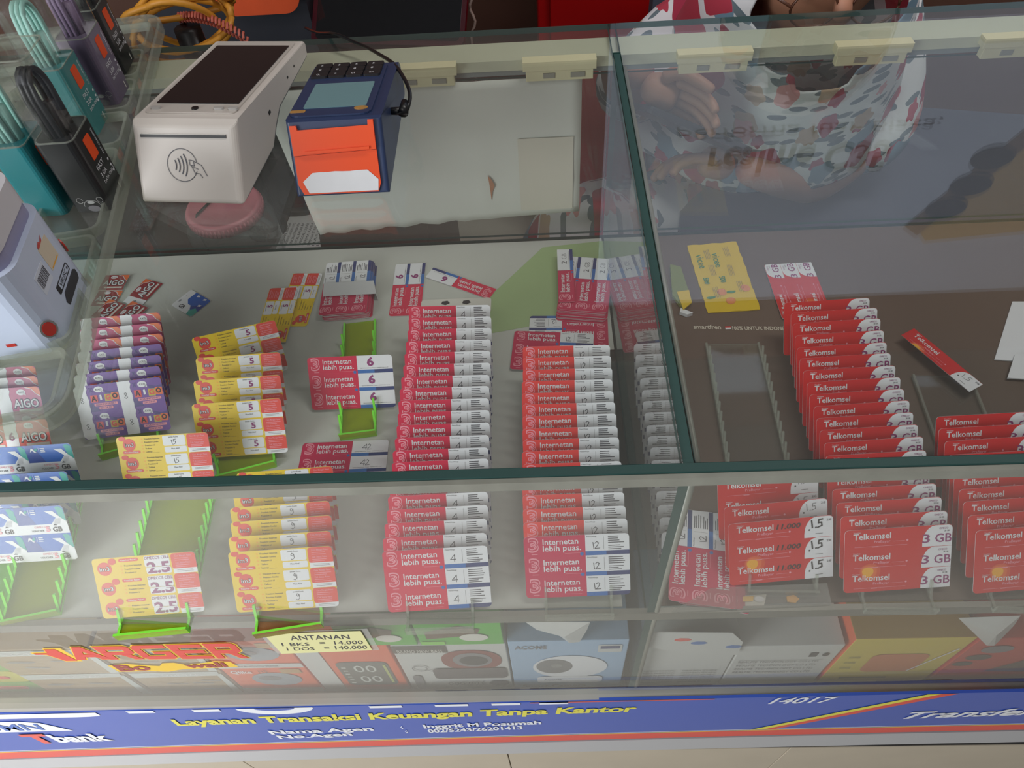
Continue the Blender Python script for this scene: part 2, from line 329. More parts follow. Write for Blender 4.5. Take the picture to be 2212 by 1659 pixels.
# only the feet of the big letters show under the rail
for a, c in ((-0.425, -0.395), (-0.352, -0.322), (-0.16, -0.125), (-0.09, -0.055), (-0.03, 0.0), (0.02, 0.05)):
    q = Mb(); q.poly([(a, 0.955), (c, 0.955), (c, 1.0), (a, 1.0)], 0, swht); q.v = [bmap(x, -0.0006 - z, y) for x, y, z in q.v]; q.obj('letter_foot', ban, label='foot of a large white letter')
q = Mb()
q.poly(ell(-0.262, 1.0, 0.042, 0.13, 16, 180, 360), 0, swht); q.poly(ell(-0.262, 1.0, 0.022, 0.05, 12, 180, 360), 0.0003, bl)
q.v = [bmap(x, -0.0006 - z, y) for x, y, z in q.v]; q.obj('lettering', ban, label='bowl of a large white letter g')
q = Mb(); q.poly([(0.01, .985), (0.2, .985), (0.2, 1), (0.01, 1)], 0, redo); q.v = [bmap(x, -0.0006 - z, y) for x, y, z in q.v]; q.obj('red_strip', ban)
q = Mb(); q.poly(rrect(-0.75, 0.90, -0.46, 0.985, (0, 0, 0.03, 0), 3), 0, swht); q.poly([(-0.75, 0.62), (-0.525, 0.62), (-0.545, 0.80), (-0.565, 0.84), (-0.75, 0.84)], 0, swht)
q.text('BUMN', -0.645, 0.66, 0.13, 0.0004, blu, w=0.095, bold=0.02, shear=0.2); q.text('T', -0.602, 0.36, 0.20, 0.0004, redo, w=0.032, bold=0.05, shear=0.1); q.text('bank', -0.572, 0.37, 0.17, 0.0004, swht, w=0.072, bold=0.045, shear=0.1)
q.v = [bmap(x, -0.0006 - z, y) for x, y, z in q.v]; q.obj('bank_emblem', ban, label='white emblem panels with red and white bank lettering')
q = Mb()
q.poly([(0.262, 0.175), (0.276, 0.175), (0.425, 1.0), (0.412, 1.0)], 0, syel); q.poly([(0.276, 0.175), (0.290, 0.175), (0.442, 1.0), (0.425, 1.0)], 0, redo)
q.v = [bmap(x, -0.0006 - z, y) for x, y, z in q.v]; q.obj('diagonal_stripe', ban, label='yellow and red diagonal stripe')
tr = Mb(); am = mat('ridged silver metal', (186, 186, 188), 0.35, 0.35)
for k in range(4):
    for i in range(NX):
        xa, xb = -1.2 + i * 2.2 / NX, -1.2 + (i + 1) * 2.2 / NX
        z = lambda x, o: -0.386 + 0.065 * x - 0.03 * x * x - o - ZB
        o0, o1 = k * 0.011, k * 0.011 + 0.009
        tr.add([(xa, -0.004, z(xa, o1)), (xb, -0.004, z(xb, o1)), (xb, -0.001, z(xb, o0)), (xa, -0.001, z(xa, o0)), (xa, 0.004, z(xa, o1)), (xb, 0.004, z(xb, o1)), (xb, 0.004, z(xb, o0)), (xa, 0.004, z(xa, o0))], [(0, 1, 2, 3), (7, 6, 5, 4), (4, 5, 1, 0), (3, 2, 6, 7)], am)
tr.obj('ridged_trim', ban, label='ridged silver metal edging strip')
# ================================================================ shelf liners
def slab(name, pts, z0, th, m, label, cat, **kw):
    q = Mb(); q.prism(pts, z0, z0 + th, m); return q.obj(name, label=label, cat=cat, **kw)
lin = mat('grey white liner paper', (192, 193, 186), 0.6, noise=0.035, scale=5); lgr = mat('pale green print', (160, 182, 130), 0.6)
q = Mb(); q.prism([(X0, 0.0105), (XD - 0.022, 0.0105), (XD - 0.022, 0.29), (XD - 0.0045, 0.2905), (XD - 0.0045, D - 0.003), (X0, D - 0.003)], 0.0003, 0.0011, lin)
q.poly([tuple(at(u, v, z=0)[:2]) for u, v in ((1172, 536), (1302, 522), (1312, 560), (1300, 640), (1180, 700), (1060, 722), (935, 730), (1060, 640))], 0.00125, lgr)
q.poly([tuple(at(u, v, z=0)[:2]) for u, v in ((1225, 690), (1288, 690), (1288, 712), (1240, 712), (1205, 706))], 0.00125, lgr)
q.obj('shelf_liner', label='pale grey paper liner with a light green band on the left glass shelf', cat='liner')
lbr = mat('brown liner board', (96, 78, 66), 0.6, noise=0.12, scale=6); lcp = mat('cream liner print', (206, 196, 180), 0.5)
q = Mb(); q.prism([(XD + 0.0045, 0.0105), (X1, 0.0105), (X1, D - 0.003), (XD + 0.0045, D - 0.003)], 0.0003, 0.0011, lbr)
a, c = at(1498, 712, z=0), at(1558, 715, z=0); q.text('smartfren', a.x, a.y, 0.0062, 0.0013, lcp, w=c.x - a.x, bold=0.02, rot=-0.06)
a = at(1582, 714, z=0); c = at(1693, 720, z=0); q.text('100% UNTUK INDONESIA', a.x, a.y, 0.0052, 0.0013, lcp, w=(c.x - a.x) * 1.18, bold=0.02, rot=-0.06)
a = at(1567, 713, z=0); q.poly(rrect(a.x, a.y, a.x + 0.006, a.y + 0.0022), 0.0013, wht); q.poly(rrect(a.x, a.y + 0.0022, a.x + 0.006, a.y + 0.0044), 0.0013, tred)
q.obj('shelf_liner', label='dark brown printed liner board with small cream lettering on the right glass shelf', cat='liner')
lgd = mat('bright green liner', (84, 176, 0), 0.6, noise=0.3, scale=60); 
q = Mb(); q.prism([tuple(at(u, v, z=0.0013)[:2]) for u, v in ((-60, 1362), (2, 1350), (60, 1215), (95, 1120), (-60, 1120))], 0.0013, 0.0018, lgd)
for p in ((150, 1225), (128, 1262)): 
    a = at(*p, z=0); 
q.obj('green_leaflet', label='bright green patterned leaflet under the front left green rack', cat='leaflet')
# ================================================================ voucher sheets
CW, CH = 85.6, 54.0
def Z(k): return 0.42 + 0.09 * k
def finep(mb, x, y, w, n, dy, m, z, jag=0.75, th=0.35):
    rr = random.Random(int(x * 10 + y))
    for i in range(n):
        L = w * (jag + (1 - jag) * rr.random()); mb.poly([(x, y - i * dy - th), (x + L, y - i * dy - th), (x + L, y - i * dy), (x, y - i * dy)], z, m)
def hand(mb, t, x, y, h, z, m, wd=0.5, rot=0):
    G = {'4': [[(0.55, 0.0), (0.62, 1.0), (0.0, 0.3), (0.75, 0.32)]], '1': [[(0.2, 0.9), (0.3, 0.0)]], '2': [[(0, .75), (.25, 1), (.5, .8), (.35, .45), (0, 0.02), (.65, .05)]],
         '8': [[(.3, .5), (.05, .8), (.3, 1), (.5, .8), (.3, .5), (.02, .2), (.3, 0), (.55, .22), (.3, .5)]], '5': [[(.6, 1), (.15, .95), (.1, .55), (.45, .6), (.5, .2), (0, 0)]],
         '9': [[(.5, .8), (.2, 1), (.05, .7), (.3, .5), (.5, .8), (.5, .3), (.3, 0)]], '.': [[(.2, 0), (.3, .03)]], 'g': [[(.5, .8), (.2, 1), (.05, .7), (.3, .5), (.5, .85), (.55, .2), (.2, -.1), (0.0, 0.05)]]}
    c, sn = math.cos(rot), math.sin(rot); ox = 0
    for ch in t:
        for st in G[ch]:
            pts = [((px + ox) * h, py * h) for px, py in st]; mb.stroke([(x + a * c - b * sn, y + a * sn + b * c) for a, b in pts], wd, z, m)
        ox += 0.45 if ch in '1.' else 0.8
def base(mb, row, m, nrow=3, back=None):
    h = CH / nrow; y1 = CH - row * h; y0 = y1 - h; r = 3.2
    rr = (r if row == 0 else 0, r if row == 0 else 0, r if row == nrow - 1 else 0, r if row == nrow - 1 else 0)
    pts = rrect(-CW / 2, y0, CW / 2, y1, rr, 4); mb.prism(pts, 0, 0.38, wht, wht); mb.poly(pts, Z(0), m); return y0, y1, rr
def v3(row, val, red=crim, body=None):
    mb = Mb(0.001); y0, y1, rr = base(mb, row, red); xl = -CW / 2; xs = 7.2
    mb.poly(rrect(xs, y0, CW / 2, y1, (0, rr[1], rr[2], 0), 4), Z(1), navy if red is not None else navy)
    mb.poly(rrect(xs, y0, xs + 17, y1 - 6, 0), Z(2), azure)
    mb.poly(rrect(xs, y0 + 3.7, CW / 2, y1, (0, rr[1], 0, 0), 4), Z(3), wht)
    mb.text('3', xl + 3.2, y0 + 5.2, 11.5, Z(1), pale, w=9, bold=0.05, res=3); mb.text('3', xl + 4.0, y0 + 5.9, 10.1, Z(2), red, w=7.5, bold=0.015, res=3); mb.text('3', xl + 4.6, y0 + 6.6, 8.7, Z(3), pale, w=6.0, bold=-0.018, res=2)
    mb.poly(rrect(xl + 6, y0 + 2.3, xl + 11, y0 + 2.8), Z(1), pale)
    mb.text('Internetan', xl + 15.4, y0 + 10.6, 4.9, Z(1), wht, w=29, bold=0.012); mb.text('lebih puas.', xl + 15.4, y0 + 5.0, 4.9, Z(1), wht, w=31, bold=0.012)
    mb.poly(rrect(xl + 33, y0 + 2.4, xl + 46, y0 + 2.6), Z(1), pale)
    if row < 2: mb.poly(ell(xs - 3, y0 + 1.5, 1.6, n=8), Z(1), azure)
    if val in ('6', '42', '2GB'):
        if val == '6': mb.text('6', xs + 10, y0 + 7.6, 8.2, Z(4), purp, w=7, bold=0.04); mb.text('Syarat ketentuan Tanpa 168000 Info cs di', xs + 3, y0 + 4.9, 0.9, Z(4), ink, w=28)
        elif val == '42': hand(mb, '42', xs + 10, y0 + 7.5, 6.2, Z(4), pencil); mb.text('Syarat ketentuan Tanpa 168000 Info cs di', xs + 3, y0 + 4.9, 0.9, Z(4), ink, w=28)
        else: mb.text('2', xs + 11, y0 + 7.3, 6.2, Z(4), pencil, w=4.4); mb.text('GB', xs + 19, y0 + 7.3, 5.8, Z(4), grey, w=9, bold=-.01); mb.poly(rrect(xs + 3, y0 + 4.5, xs + 32, y0 + 4.8), Z(4), ink)
    else:
        mb.text('Paket/Harga', xs + 1.2, y1 - 2.2, 1.1, Z(4), ink, w=8); mb.poly(rrect(xs + 14.8, y0 + 5, xs + 15.0, y1 - 2), Z(4), grey)
        finep(mb, xs + 18.5, y1 - 1.8, 13.5, 4, 1.75, pencil, Z(4), 0.6, 0.75); finep(mb, xs + 18.5, y1 - 9.7, 14, 3, 1.5, pencil, Z(4), 0.5, 0.65)
        hand(mb, val, xs + 5.0, y0 + 5.8, 6.0, Z(4), pencil, 0.6)
    return mb.mesh('voucher_3')
def vim(row, val):
    mb = Mb(0.001); y0, y1, rr = base(mb, row, yel); xl = -CW / 2; k = val == '2.5'
    cx, cy = (xl + 9.5, y0 + 8.5) if k else (xl + 11.5, y0 + 10.2)
    mb.poly(ell(cx, cy, 6.0, 6.0), Z(1), redo); mb.poly(ell(cx + (7 if k else -6.0), cy + 6.0, 3.3, 2.9 if k else 2.3, 12), Z(2), redo)
    mb.text('im3', cx - 4.2, cy - 1.8, 3.7, Z(2), ink, w=8.4, bold=0.05); mb.text('im3', cx - 4.0, cy - 1.7, 3.5, Z(3), wht, w=8.0, bold=0.0)
    py = (y0 + 13.6) if k else (y0 + 1.6); px = xl + 22 if k else xl + 4.5
    mb.poly(rrect(px, py, px + 16.5, py + 2.9, 1.4, 3), Z(1), redo); mb.text('Voucher Paket', px + 1.6, py + 0.9, 1.4, Z(2), wht, w=13, bold=0.01)
    for i, t in enumerate(('Freedom Internet', 'Freedom Combo', 'Freedom U', 'Yellow', 'Lainnya ______')[: 3 if k else 5]):
        yy = (y0 + 10 - i * 3.1) if k else (y1 - 3.0 - i * 3.1); mb.poly(rrect(xl + 22.8, yy - 0.7, xl + 24.4, yy + 0.7, 0.5, 2), Z(1), gold); mb.text(t, xl + 26, yy - 0.6, 1.4, Z(1), ink, w=(14.5, 13, 9, 6, 12.5)[i], bold=0.01)
    mb.poly(rrect(xl + 43, y0 + 7.4, xl + 64, y1 - 0.9, 1.4, 3), Z(1), wht); mb.poly(rrect(xl + 43.6, y0 + 0.9, xl + 64.4, y0 + 6.6, 1.4, 3), Z(1), wht)
    if k:
        mb.text('OMECOS CELL', xl + 43.5, y1 - 4.0, 2.6, Z(3), purp, w=20.5); mb.text('2.5', xl + 44.5, y0 + 2.2, 9.2, Z(3), purp, w=19, bold=0.03); mb.poly(rrect(xl + 44, y0 + 6.4, xl + 64, y0 + 7.2), Z(4), wht)
    else:
        mb.text('Jumlah Kuota', xl + 48.5, y1 - 3.0, 1.3, Z(2), ink, w=9); mb.text('Masa Aktif', xl + 50, y0 + 3.9, 1.3, Z(2), ink, w=7.5)
        if val == '5': mb.text('5', xl + 54, y0 + 8.6, 5.6, Z(3), purp, w=4.3, bold=0.03)
        elif val == '15': hand(mb, '15', xl + 50, y0 + 8.4, 5.0, Z(3), pencil, 0.4)
        else: hand(mb, 'g', xl + 51, y0 + 8.6, 5.2, Z(3), pencil, 0.4)
    mb.poly(rrect(xl + 66, y0, CW / 2, y0 + 5, (0, 0, rr[2], 0), 4), Z(1), wht)
    mb.poly(rrect(xl + 65.4, y0 + 4.3, CW / 2, y1 - 0.3, (2.4, 3, 0, 1.8), 4), Z(2), redo)
    mb.text('Cara Mengisi Paket', xl + 68.5, y1 - 3.2, 1.5, Z(3), pale, w=14, bold=0.01); finep(mb, xl + 68.5, y1 - 4.6, 14.5, 2, 1.6, pale, Z(3), 0.6, 0.4)
    mb.text('Cek Status Paket', xl + 68.5, y1 - 9.4, 1.5, Z(3), pale, w=12.5, bold=0.01); finep(mb, xl + 68.5, y1 - 10.6, 14, 2, 1.5, pale, Z(3), 0.6, 0.4)
    finep(mb, xl + 69, y0 + 3.0, 14, 2, 1.2, pencil, Z(2), 0.9, 0.25)
    return mb.mesh('voucher_im')
def vtel(row, val):
    mb = Mb(0.001); y0, y1, rr = base(mb, row, tred); xl = -CW / 2
    if row >= 1:
        cx, cyy, r = xl + 21, y0 + (0 if row == 1 else 18), 8.4
        rings = ((r, mat('ember print', (216, 74, 26), 0.35)), (r * 0.78, org), (r * 0.55, gold))
        for i, (q, m) in enumerate(rings):
            if row == 1: mb.poly(ell(cx - (r - q) * 0.5, cyy, q, q * 0.75, 14, 0, 180), Z(1) + i * 0.03, m)
            else: mb.poly(ell(cx - (r - q) * 0.5, cyy, q, q * 1.1, 14, 180, 360), Z(1) + i * 0.03, m)
    mb.text('Voucher', xl + 6.8, y0 + 15.0, 1.3, Z(2), wht, w=6); mb.text('Telkomsel', xl + 6.8, y0 + 9.6, 5.0, Z(2), wht, w=30, bold=0.015)
    mb.text('PraBayar', xl + 23.5, y0 + 6.0, 2.2, Z(2), pale, w=13, bold=0.01); mb.poly(rrect(xl + 38.5, y0 + 6.6, xl + 48, y0 + 6.8), Z(2), pale); mb.poly(ell(xl + 50, y0 + 7.0, 0.9, n=8), Z(2), pale)
    mb.poly(rrect(xl + 8, y0 + 3.1, xl + 50, y0 + 3.35), Z(2), pale); mb.poly(rrect(xl + 22, y0 + 2.5, xl + 27, y0 + 3.3), Z(2), pale)
    mb.poly([(CW / 2, y0), (xl + 62, y0)] + [(xl + 62 + (10 * (1 - math.cos(R_(a)))), y0 + 3 + 14.7 * math.sin(R_(a))) for a in range(0, 91, 15)] + ([(CW / 2 - 3, y0 + 17.7), (CW / 2 - 0.8, y0 + 16.8), (CW / 2, y0 + 14.8)] if row == 0 else [(CW / 2, y0 + 17.7)]), Z(1), wht)
    if val == '3':
        mb.text('3', xl + 61.8, y0 + 3.4, 7.2, Z(3), purp, w=6, bold=0.01); mb.text('GB', xl + 72, y0 + 3.4, 7.2, Z(3), purp, w=13.2, bold=0.01)
        mb.text('OMECO', xl + 75, y0 + 14.3, 1.6, Z(3), purp, w=7); mb.text('28 GB', xl + 79, y0 + 12.2, 1.3, Z(3), ink, w=4)
    else:
        dk = mat('marker ink', (60, 14, 16), 0.5)
        if val == '1.5b': hand(mb, '1.5', xl + 66.5, y0 + 8.5, 7.0, Z(3), ink, 1.25); mb.text('11.000', xl + 39, y0 + 9.8, 4.2, Z(3), dk, w=20, bold=0.03, shear=0.2)
        else: hand(mb, '1.5', xl + 67, y0 + 8.5, 6.2, Z(3), grey, 0.5)
        mb.text('28', xl + 80, y0 + 13.6, 1.8, Z(3), pencil, w=4); mb.poly(rrect(xl + 71, y0 + 3.1, xl + 77, y0 + 3.4), Z(3), ink); mb.poly(ell(xl + 66, y0 + 6.8, 0.8, n=6), Z(3), ink)
    return mb.mesh('voucher_tel')
def wavy(x, y0, y1, left, seed=1, n=8):
    rr = random.Random(seed); return [(x + (rr.random() - .5) * 1.6, y0 + (y1 - y0) * i / n) for i in range(n + 1)]
def vaxis(cell, val):     # 2 x 2 cells, 0 1 / 2 3
    mb = Mb(0.001); cx0 = -CW / 2 + (cell % 2) * CW / 2; row = cell // 2; y0 = CH / 2 * (1 - row); y1 = y0 + CH / 2; x1 = cx0 + CW / 2; r = 3
    rr = (r if cell == 0 else 0, r if cell == 1 else 0, r if cell == 3 else 0, r if cell == 2 else 0); pts = rrect(cx0, y0, x1, y1, rr, 4)
    body = {'8': vio, 'm': mag, '6': redo}[val]
    mb.prism(pts, 0, 0.38, wht, wht); mb.poly(pts, Z(0), body)
    if val == '8': mb.poly([(x1 - 14, y1 - 6), (x1 - 6, y1 - 8.5), (x1, y1 - 7), (x1, y1 - 12), (x1 - 12, y1 - 11)], Z(1), vio2); mb.poly([(cx0 + 12, y0), (cx0 + 22, y0), (cx0 + 15, y0 + 9), (cx0 + 12, y0 + 8)], Z(1), vio2)
    wl = wavy(cx0 + 12.5, y0, y1, 1, 3); mb.poly([(cx0 + (r if cell == 2 else 0), y0)] + wl + [(cx0 + (r if cell == 0 else 0), y1), (cx0, y1 - (r if cell == 0 else 0)), (cx0, y0 + (r if cell == 2 else 0))], Z(2), wht)
    bx = cx0 + 24
    mb.poly(ell(bx, y1 - 5, 4.6, 3.0, 14), Z(2), wht); mb.poly([(bx + 2, y1 - 7), (bx + 4.4, y1 - 8.6), (bx + 4.3, y1 - 6)], Z(2), wht); mb.text('AXIS', bx - 3.2, y1 - 6, 1.9, Z(3), ink, w=6.4, bold=0.0)
    if val == '8':
        mb.text('X', cx0 + 14, y1 - 7.0, 4.2, Z(2), vio2, w=4.4, bold=0.05)
        for i, (ch, bgc, fgc) in enumerate((('A', redo, ink), ('i', None, wht), ('G', mat('olive yellow print', (196, 176, 50), 0.4), redo), ('O', org, ink))):
            x = cx0 + 14.5 + i * 6.9; w = 6.6 if i != 1 else 3.0; yb = y0 + 9.6 + (0.8 if i % 2 else 0)
            if bgc: mb.poly([(x, yb), (x + 6.9, yb - 0.5), (x + 7.2, yb + 6.8), (x + 0.3, yb + 7.2)], Z(2), bgc)
            mb.text(ch, x + (3.4 - w * 0.4), yb + 1.2, 5.0, Z(3), fgc, w=w * 0.8, bold=0.04)
        mb.poly(rrect(cx0 + 17, y0 + 5.4, x1 - 3, y0 + 8.2, 0.8, 2), Z(2), pale); mb.text('ADA INTERNET', cx0 + 18.5, y0 + 6.1, 1.7, Z(3), vio2, w=20); mb.poly(rrect(cx0 + 21, y0 + 1.8, x1 - 8, y0 + 4.6, 0.8, 2), Z(2), pale); mb.text('ON 24 60', cx0 + 22, y0 + 2.5, 1.7, Z(3), vio2, w=11)
        hand(mb, '8', cx0 + 4.5, y0 + 9.5, 6, Z(3), ink, 0.4)
    else:
        mb.poly([(x1 - 14, y1), (x1 - 12.4, y1 - 1.2), (x1 - 8, y1 - 3), (x1 - 5, y1 - 7), (x1, y1 - 10.5), (x1, y1 - 3.2), (x1 - 3.2, y1)], Z(1), org); mb.stroke([(x1 - 14, y1 - .4), (x1 - 8, y1 - 2.2), (x1 - 4.6, y1 - 7), (x1 - .3, y1 - 10)], 0.7, Z(2), wht)
        mb.text('AIGO', cx0 + 14, y0 + 6.3, 8.6, Z(2), ink, w=26.5, bold=0.07); mb.text('AIGO', cx0 + 14.7, y0 + 6.8, 7.9, Z(3), wht, w=25, bold=0.02)
        mb.poly(rrect(cx0 + 19, y0 + 2.2, x1 - 1.5, y0 + 4.8), Z(2), offw)
        if val == '6': mb.text('6', cx0 + 3.4, y0 + 8.5, 7.5, Z(3), purp, w=5.8, bold=0.03)
        finep(mb, cx0 + 15, y0 + 1.6, 18, 1, 1, offw, Z(2))
    return mb.mesh('voucher_ax')
def vxl(cell, val='5'):
    mb = Mb(0.001); cx0 = -CW / 2 + (cell % 2) * CW / 2; row = cell // 2; y0 = CH / 2 * (1 - row); y1 = y0 + CH / 2; x1 = cx0 + CW / 2; r = 3
    rr = (r if cell == 0 else 0, r if cell == 1 else 0, r if cell == 3 else 0, r if cell == 2 else 0); pts = rrect(cx0, y0, x1, y1, rr, 4)
    mb.prism(pts, 0, 0.38, wht, wht); mb.poly(pts, Z(0), wht)
    mb.poly([(cx0, y0 + 9.5), (x1 - 10, y0 + 9.5), (x1 - 6, y0 + 16), (x1, y0 + 19), (x1, y1 - rr[1]), (x1 - rr[1] * 0.3, y1 - rr[1] * 0.3), (x1 - rr[1], y1), (cx0 + rr[0], y1), (cx0, y1 - rr[0])], Z(1), blu)
    mb.poly([(cx0, y0 + 9.5), (cx0 + 16, y0 + 9.5), (cx0 + 7, y1), (cx0 + rr[0], y1), (cx0, y1 - rr[0])], Z(1) + 0.03, blud)
    mb.poly([(x1 - 7, y1 - 1), (x1 - 3.5, y1 - 0.6), (x1 - .6, y1 - 3), (x1, y0 + 12), (x1 - 5, y0 + 15)], Z(2), teal)
    mb.poly([(x1 - 17, y1 - 4.6), (x1 - 9.8, y1 - 4.6), (x1 - 4.6, y1 - 11), (x1, y0 + 11.5), (x1, y0 + 9.2), (x1 - 12, y0 + 9.2), (x1 - 8.5, y1 - 11.2)], Z(3), wht)
    mb.poly([(x1 - 14, y0 + 9), (x1 - 9, y1 - 12), (x1 - 4, y1 - 12), (x1 - 6, y0 + 9)], Z(3), wht)
    mb.poly([(cx0 + 3.5, y1 - 7), (cx0 + 5, y1 - 3), (cx0 + 6.4, y1 - 3), (cx0 + 9.8, y1 - 7.5), (cx0 + 8, y1 - 7.5), (cx0 + 5.8, y1 - 5)], Z(3), wht); mb.poly([(cx0 + 7.4, y1 - 5), (cx0 + 10, y1 - 2.6), (cx0 + 11, y1 - 4.5), (cx0 + 8.6, y1 - 6.6)], Z(3), teal)
    mb.poly(rrect(cx0 + 12, y1 - 7.2, cx0 + 12.3, y1 - 2.5), Z(3), wht); finep(mb, cx0 + 13.5, y1 - 3, 5, 3, 1.7, wht, Z(3), .7, .8)
    mb.text('5', x1 - 20, y0 + 2.4, 4.7, Z(3), pale, w=3.8, bold=0.03); mb.text('GB', x1 - 14, y0 + 2.0, 4.6, Z(3), ink, w=8.2, bold=0.02); mb.poly([(x1 - 12.5, y0 + 8.2), (x1 - 9, y0 + 8.2), (x1 - 10.8, y0 + 9.6)], Z(4), ink)
    mb.text('VOUCHER', cx0 + 10, y0 + 2.4, 1.9, Z(2), ink, w=11); mb.text('OMECOS', cx0 + 13, y0 + 6.0, 2.0, Z(2), pale, w=13)
    return mb.mesh('voucher_xl')
KINDS = {
 'v4': [v3(i, '4', crim) for i in range(3)], 'v12': [v3(i, '12', coral) for i in range(3)], 'v12m': [v3(i, '12', crim2) for i in range(3)],
 'v6': [v3(i, '6', crim) for i in range(3)], 'v42': [v3(i, '42', crim2) for i in range(3)], 'v2': [v3(i, '2GB', crim2) for i in range(3)],
 'i5': [vim(i, '5') for i in range(3)], 'i9': [vim(i, '9') for i in range(3)], 'i15': [vim(i, '15') for i in range(3)], 'i25': [vim(i, '2.5') for i in range(3)],
 't3': [vtel(i, '3') for i in range(3)], 't15': [vtel(i, '1.5') for i in range(3)], 't15b': [vtel(i, '1.5b') for i in range(3)],
 'a8': [vaxis(i, '8') for i in range(4)], 'am': [vaxis(i, 'm') for i in range(4)], 'a6': [vaxis(i, '6') for i in range(4)], 'xl': [vxl(i) for i in range(4)]}
def sheet(kind, loc, rot, label, group=None, parts=None):
    r = thing('voucher_sheet', label, 'voucher', loc, rot, group)
    for i, me in enumerate(KINDS[kind]):
        if parts is not None and i not in parts: continue
        link('voucher', me, r)
    return r
TOPZ = 0.050
def stand(kind, u, v, yaw, label, group, side='L', tilt=50, topz=TOPZ, parts=None):
    """a sheet leaning back in a rack, its top corner at a measured place"""
    P = at(u, v, z=topz); X = Vector((math.cos(yaw), math.sin(yaw), 0)); t = R_(tilt)
    Yc = Vector((-math.sin(yaw) * math.cos(t), math.cos(yaw) * math.cos(t), math.sin(t)))
    B = P + X * (CW / 2000 * (1 if side == 'L' else -1)) - Yc * CH / 1000
    sheet(kind, B, (t, 0, yaw), label, group, parts); return B
def rack(front, back, w, slots, label, pm, em, ext=(0.012, 0.006), group=None, z=0.0012, low=0.0, tilt=50):
    """toothed acrylic rack: base panel, two saw-toothed side rails, front lip"""
    fv, bv = Vector(front[:2]), Vector(back[:2]); L = (bv - fv).length; yaw = math.atan2(-(bv - fv).x, (bv - fv).y)
    r = thing('voucher_rack', label, 'rack', (front[0], front[1], z), (0, 0, yaw), group)
    q = Mb(); q.prism([(-w / 2, -ext[0]), (w / 2, -ext[0]), (w / 2, L + ext[1]), (-w / 2, L + ext[1])], 0.0003, 0.0024, pm, em); q.obj('base_panel', r)
    ct, st = math.cos(R_(tilt)), math.sin(R_(tilt)); prof = [(-ext[0], 0.0024)]; prof.append((-ext[0], 0.0045))
    for s in slots:
        if s > L + ext[1] - 0.012: continue
        a = s - 0.0048; h = 0.014
        if prof[-1][0] > a - 0.0004: continue
        prof += [(a, 0.0048), (a + h * ct, 0.0048 + h * st), (a + h * ct + 0.0018, 0.0048 + h * st - 0.001), (a + 0.0030, 0.0048)]
    prof += [(L + ext[1], 0.0048), (L + ext[1], 0.0024)]
    good = [prof[0]]
    for p in prof[1:]: good.append(p)
    for sx in (-1, 1):
        q = Mb(); x = sx * w / 2; q.prism(good, min(x, x - sx * 0.0022), max(x, x - sx * 0.0022), pm, em, axis='x'); q.obj('toothed_rail', r)
    q = Mb(); q.box((-w / 2, -ext[0] - 0.002, 0.0003), (w / 2, -ext[0], 0.010), pm)
    for i in range(len(q.f)):
        vs = [q.v[j] for j in q.f[i]]
        if max(v[1] for v in vs) - min(v[1] for v in vs) > 1e-6: q.m[i] = q.mi(em)
    q.obj('front_lip', r); return r
def column(kind, pts, yaws, desc, group, side='L', rk=None, w=0.056, tilt=50, jit=0.006, label=None, kinds=None, extra_slots=True, bext=0.006):
    n = len(pts); bs = []
    for i, (u, v) in enumerate(pts):
        ya = yaws[0] + (yaws[1] - yaws[0]) * i / max(1, n - 1) + random.uniform(-jit, jit)
        lab = desc.replace('#', ('rearmost' if i == 0 else ('front' if i == n - 1 else ORD[i] + ' from the back')))
        bs.append(stand(kinds[i] if kinds else kind, u, v, ya, lab, group, side, tilt))
    if rk:
        f, b = bs[-1], bs[0]; L = (b - f).length; sl = sorted(((p - f).dot((b - f).normalized()) for p in bs))
        rack(f, b, w, sl, rk, *(label or (CLEARP, CLEARE)), tilt=tilt, ext=(0.016, bext))
    return bs
def zoomed(lst, k, ox, oy): return [(a / k + ox, c / k + oy) for a, c in lst]
# long column priced 4
c4 = zoomed([(690, 375), (690, 440), (685, 507), (675, 572), (667, 640), (660, 707), (648, 775), (640, 842), (632, 910), (628, 980), (622, 1050), (612, 1122), (600, 1195), (595, 1262)], 2.633, 620, 520)
c4 += [(845, 1026)] + zoomed([(217, 40), (205, 115), (195, 220), (178, 325), (165, 435), (160, 540)], 3.568, 780, 1040)
column('v4', c4, (R_(-1.0), R_(2)), 'crimson voucher sheet handwritten 4, # in the long centre column', 'crimson vouchers priced 4 in the long centre rack', rk='long clear toothed rack holding the crimson voucher column priced 4')
c12 = zoomed([(1340, 603), (1340, 668), (1340, 735), (1335, 800), (1335, 868), (1338, 932), (1338, 1000), (1338, 1070), (1340, 1135), (1335, 1200)], 2.633, 620, 520)
c12 += [(1129, 1003), (1129, 1022)] + zoomed([(1240, 15), (1243, 108), (1245, 215), (1248, 318), (1250, 430)], 3.568, 780, 1040)
column('v12', c12, (R_(-0.7), R_(1.3)), 'coral red voucher sheet handwritten 12, # in the column beside the divider', 'coral vouchers priced 12 beside the glass divider', rk='long clear toothed rack holding the coral voucher column priced 12', kinds=['v12'] * (len(c12) - 1) + ['v12m'])
t3 = zoomed([(800, 420), (840, 480), (852, 542), (865, 612), (875, 685), (892, 748), (912, 820), (935, 890), (950, 960), (975, 1030), (990, 1100), (1010, 1170), (1035, 1245)], 2.724, 1400, 500)
t3 += [(1783, 985), (1787, 1004)] + zoomed([(1025, 80), (1055, 160), (1080, 243), (1105, 325), (1130, 410)], 2.793, 1420, 1000)
column('t3', t3, (R_(2.1), R_(2.6)), 'bright red 3 GB voucher sheet, # in the long red column', 'bright red 3 GB vouchers in the long right rack', rk='long clear toothed rack holding the long bright red voucher column')
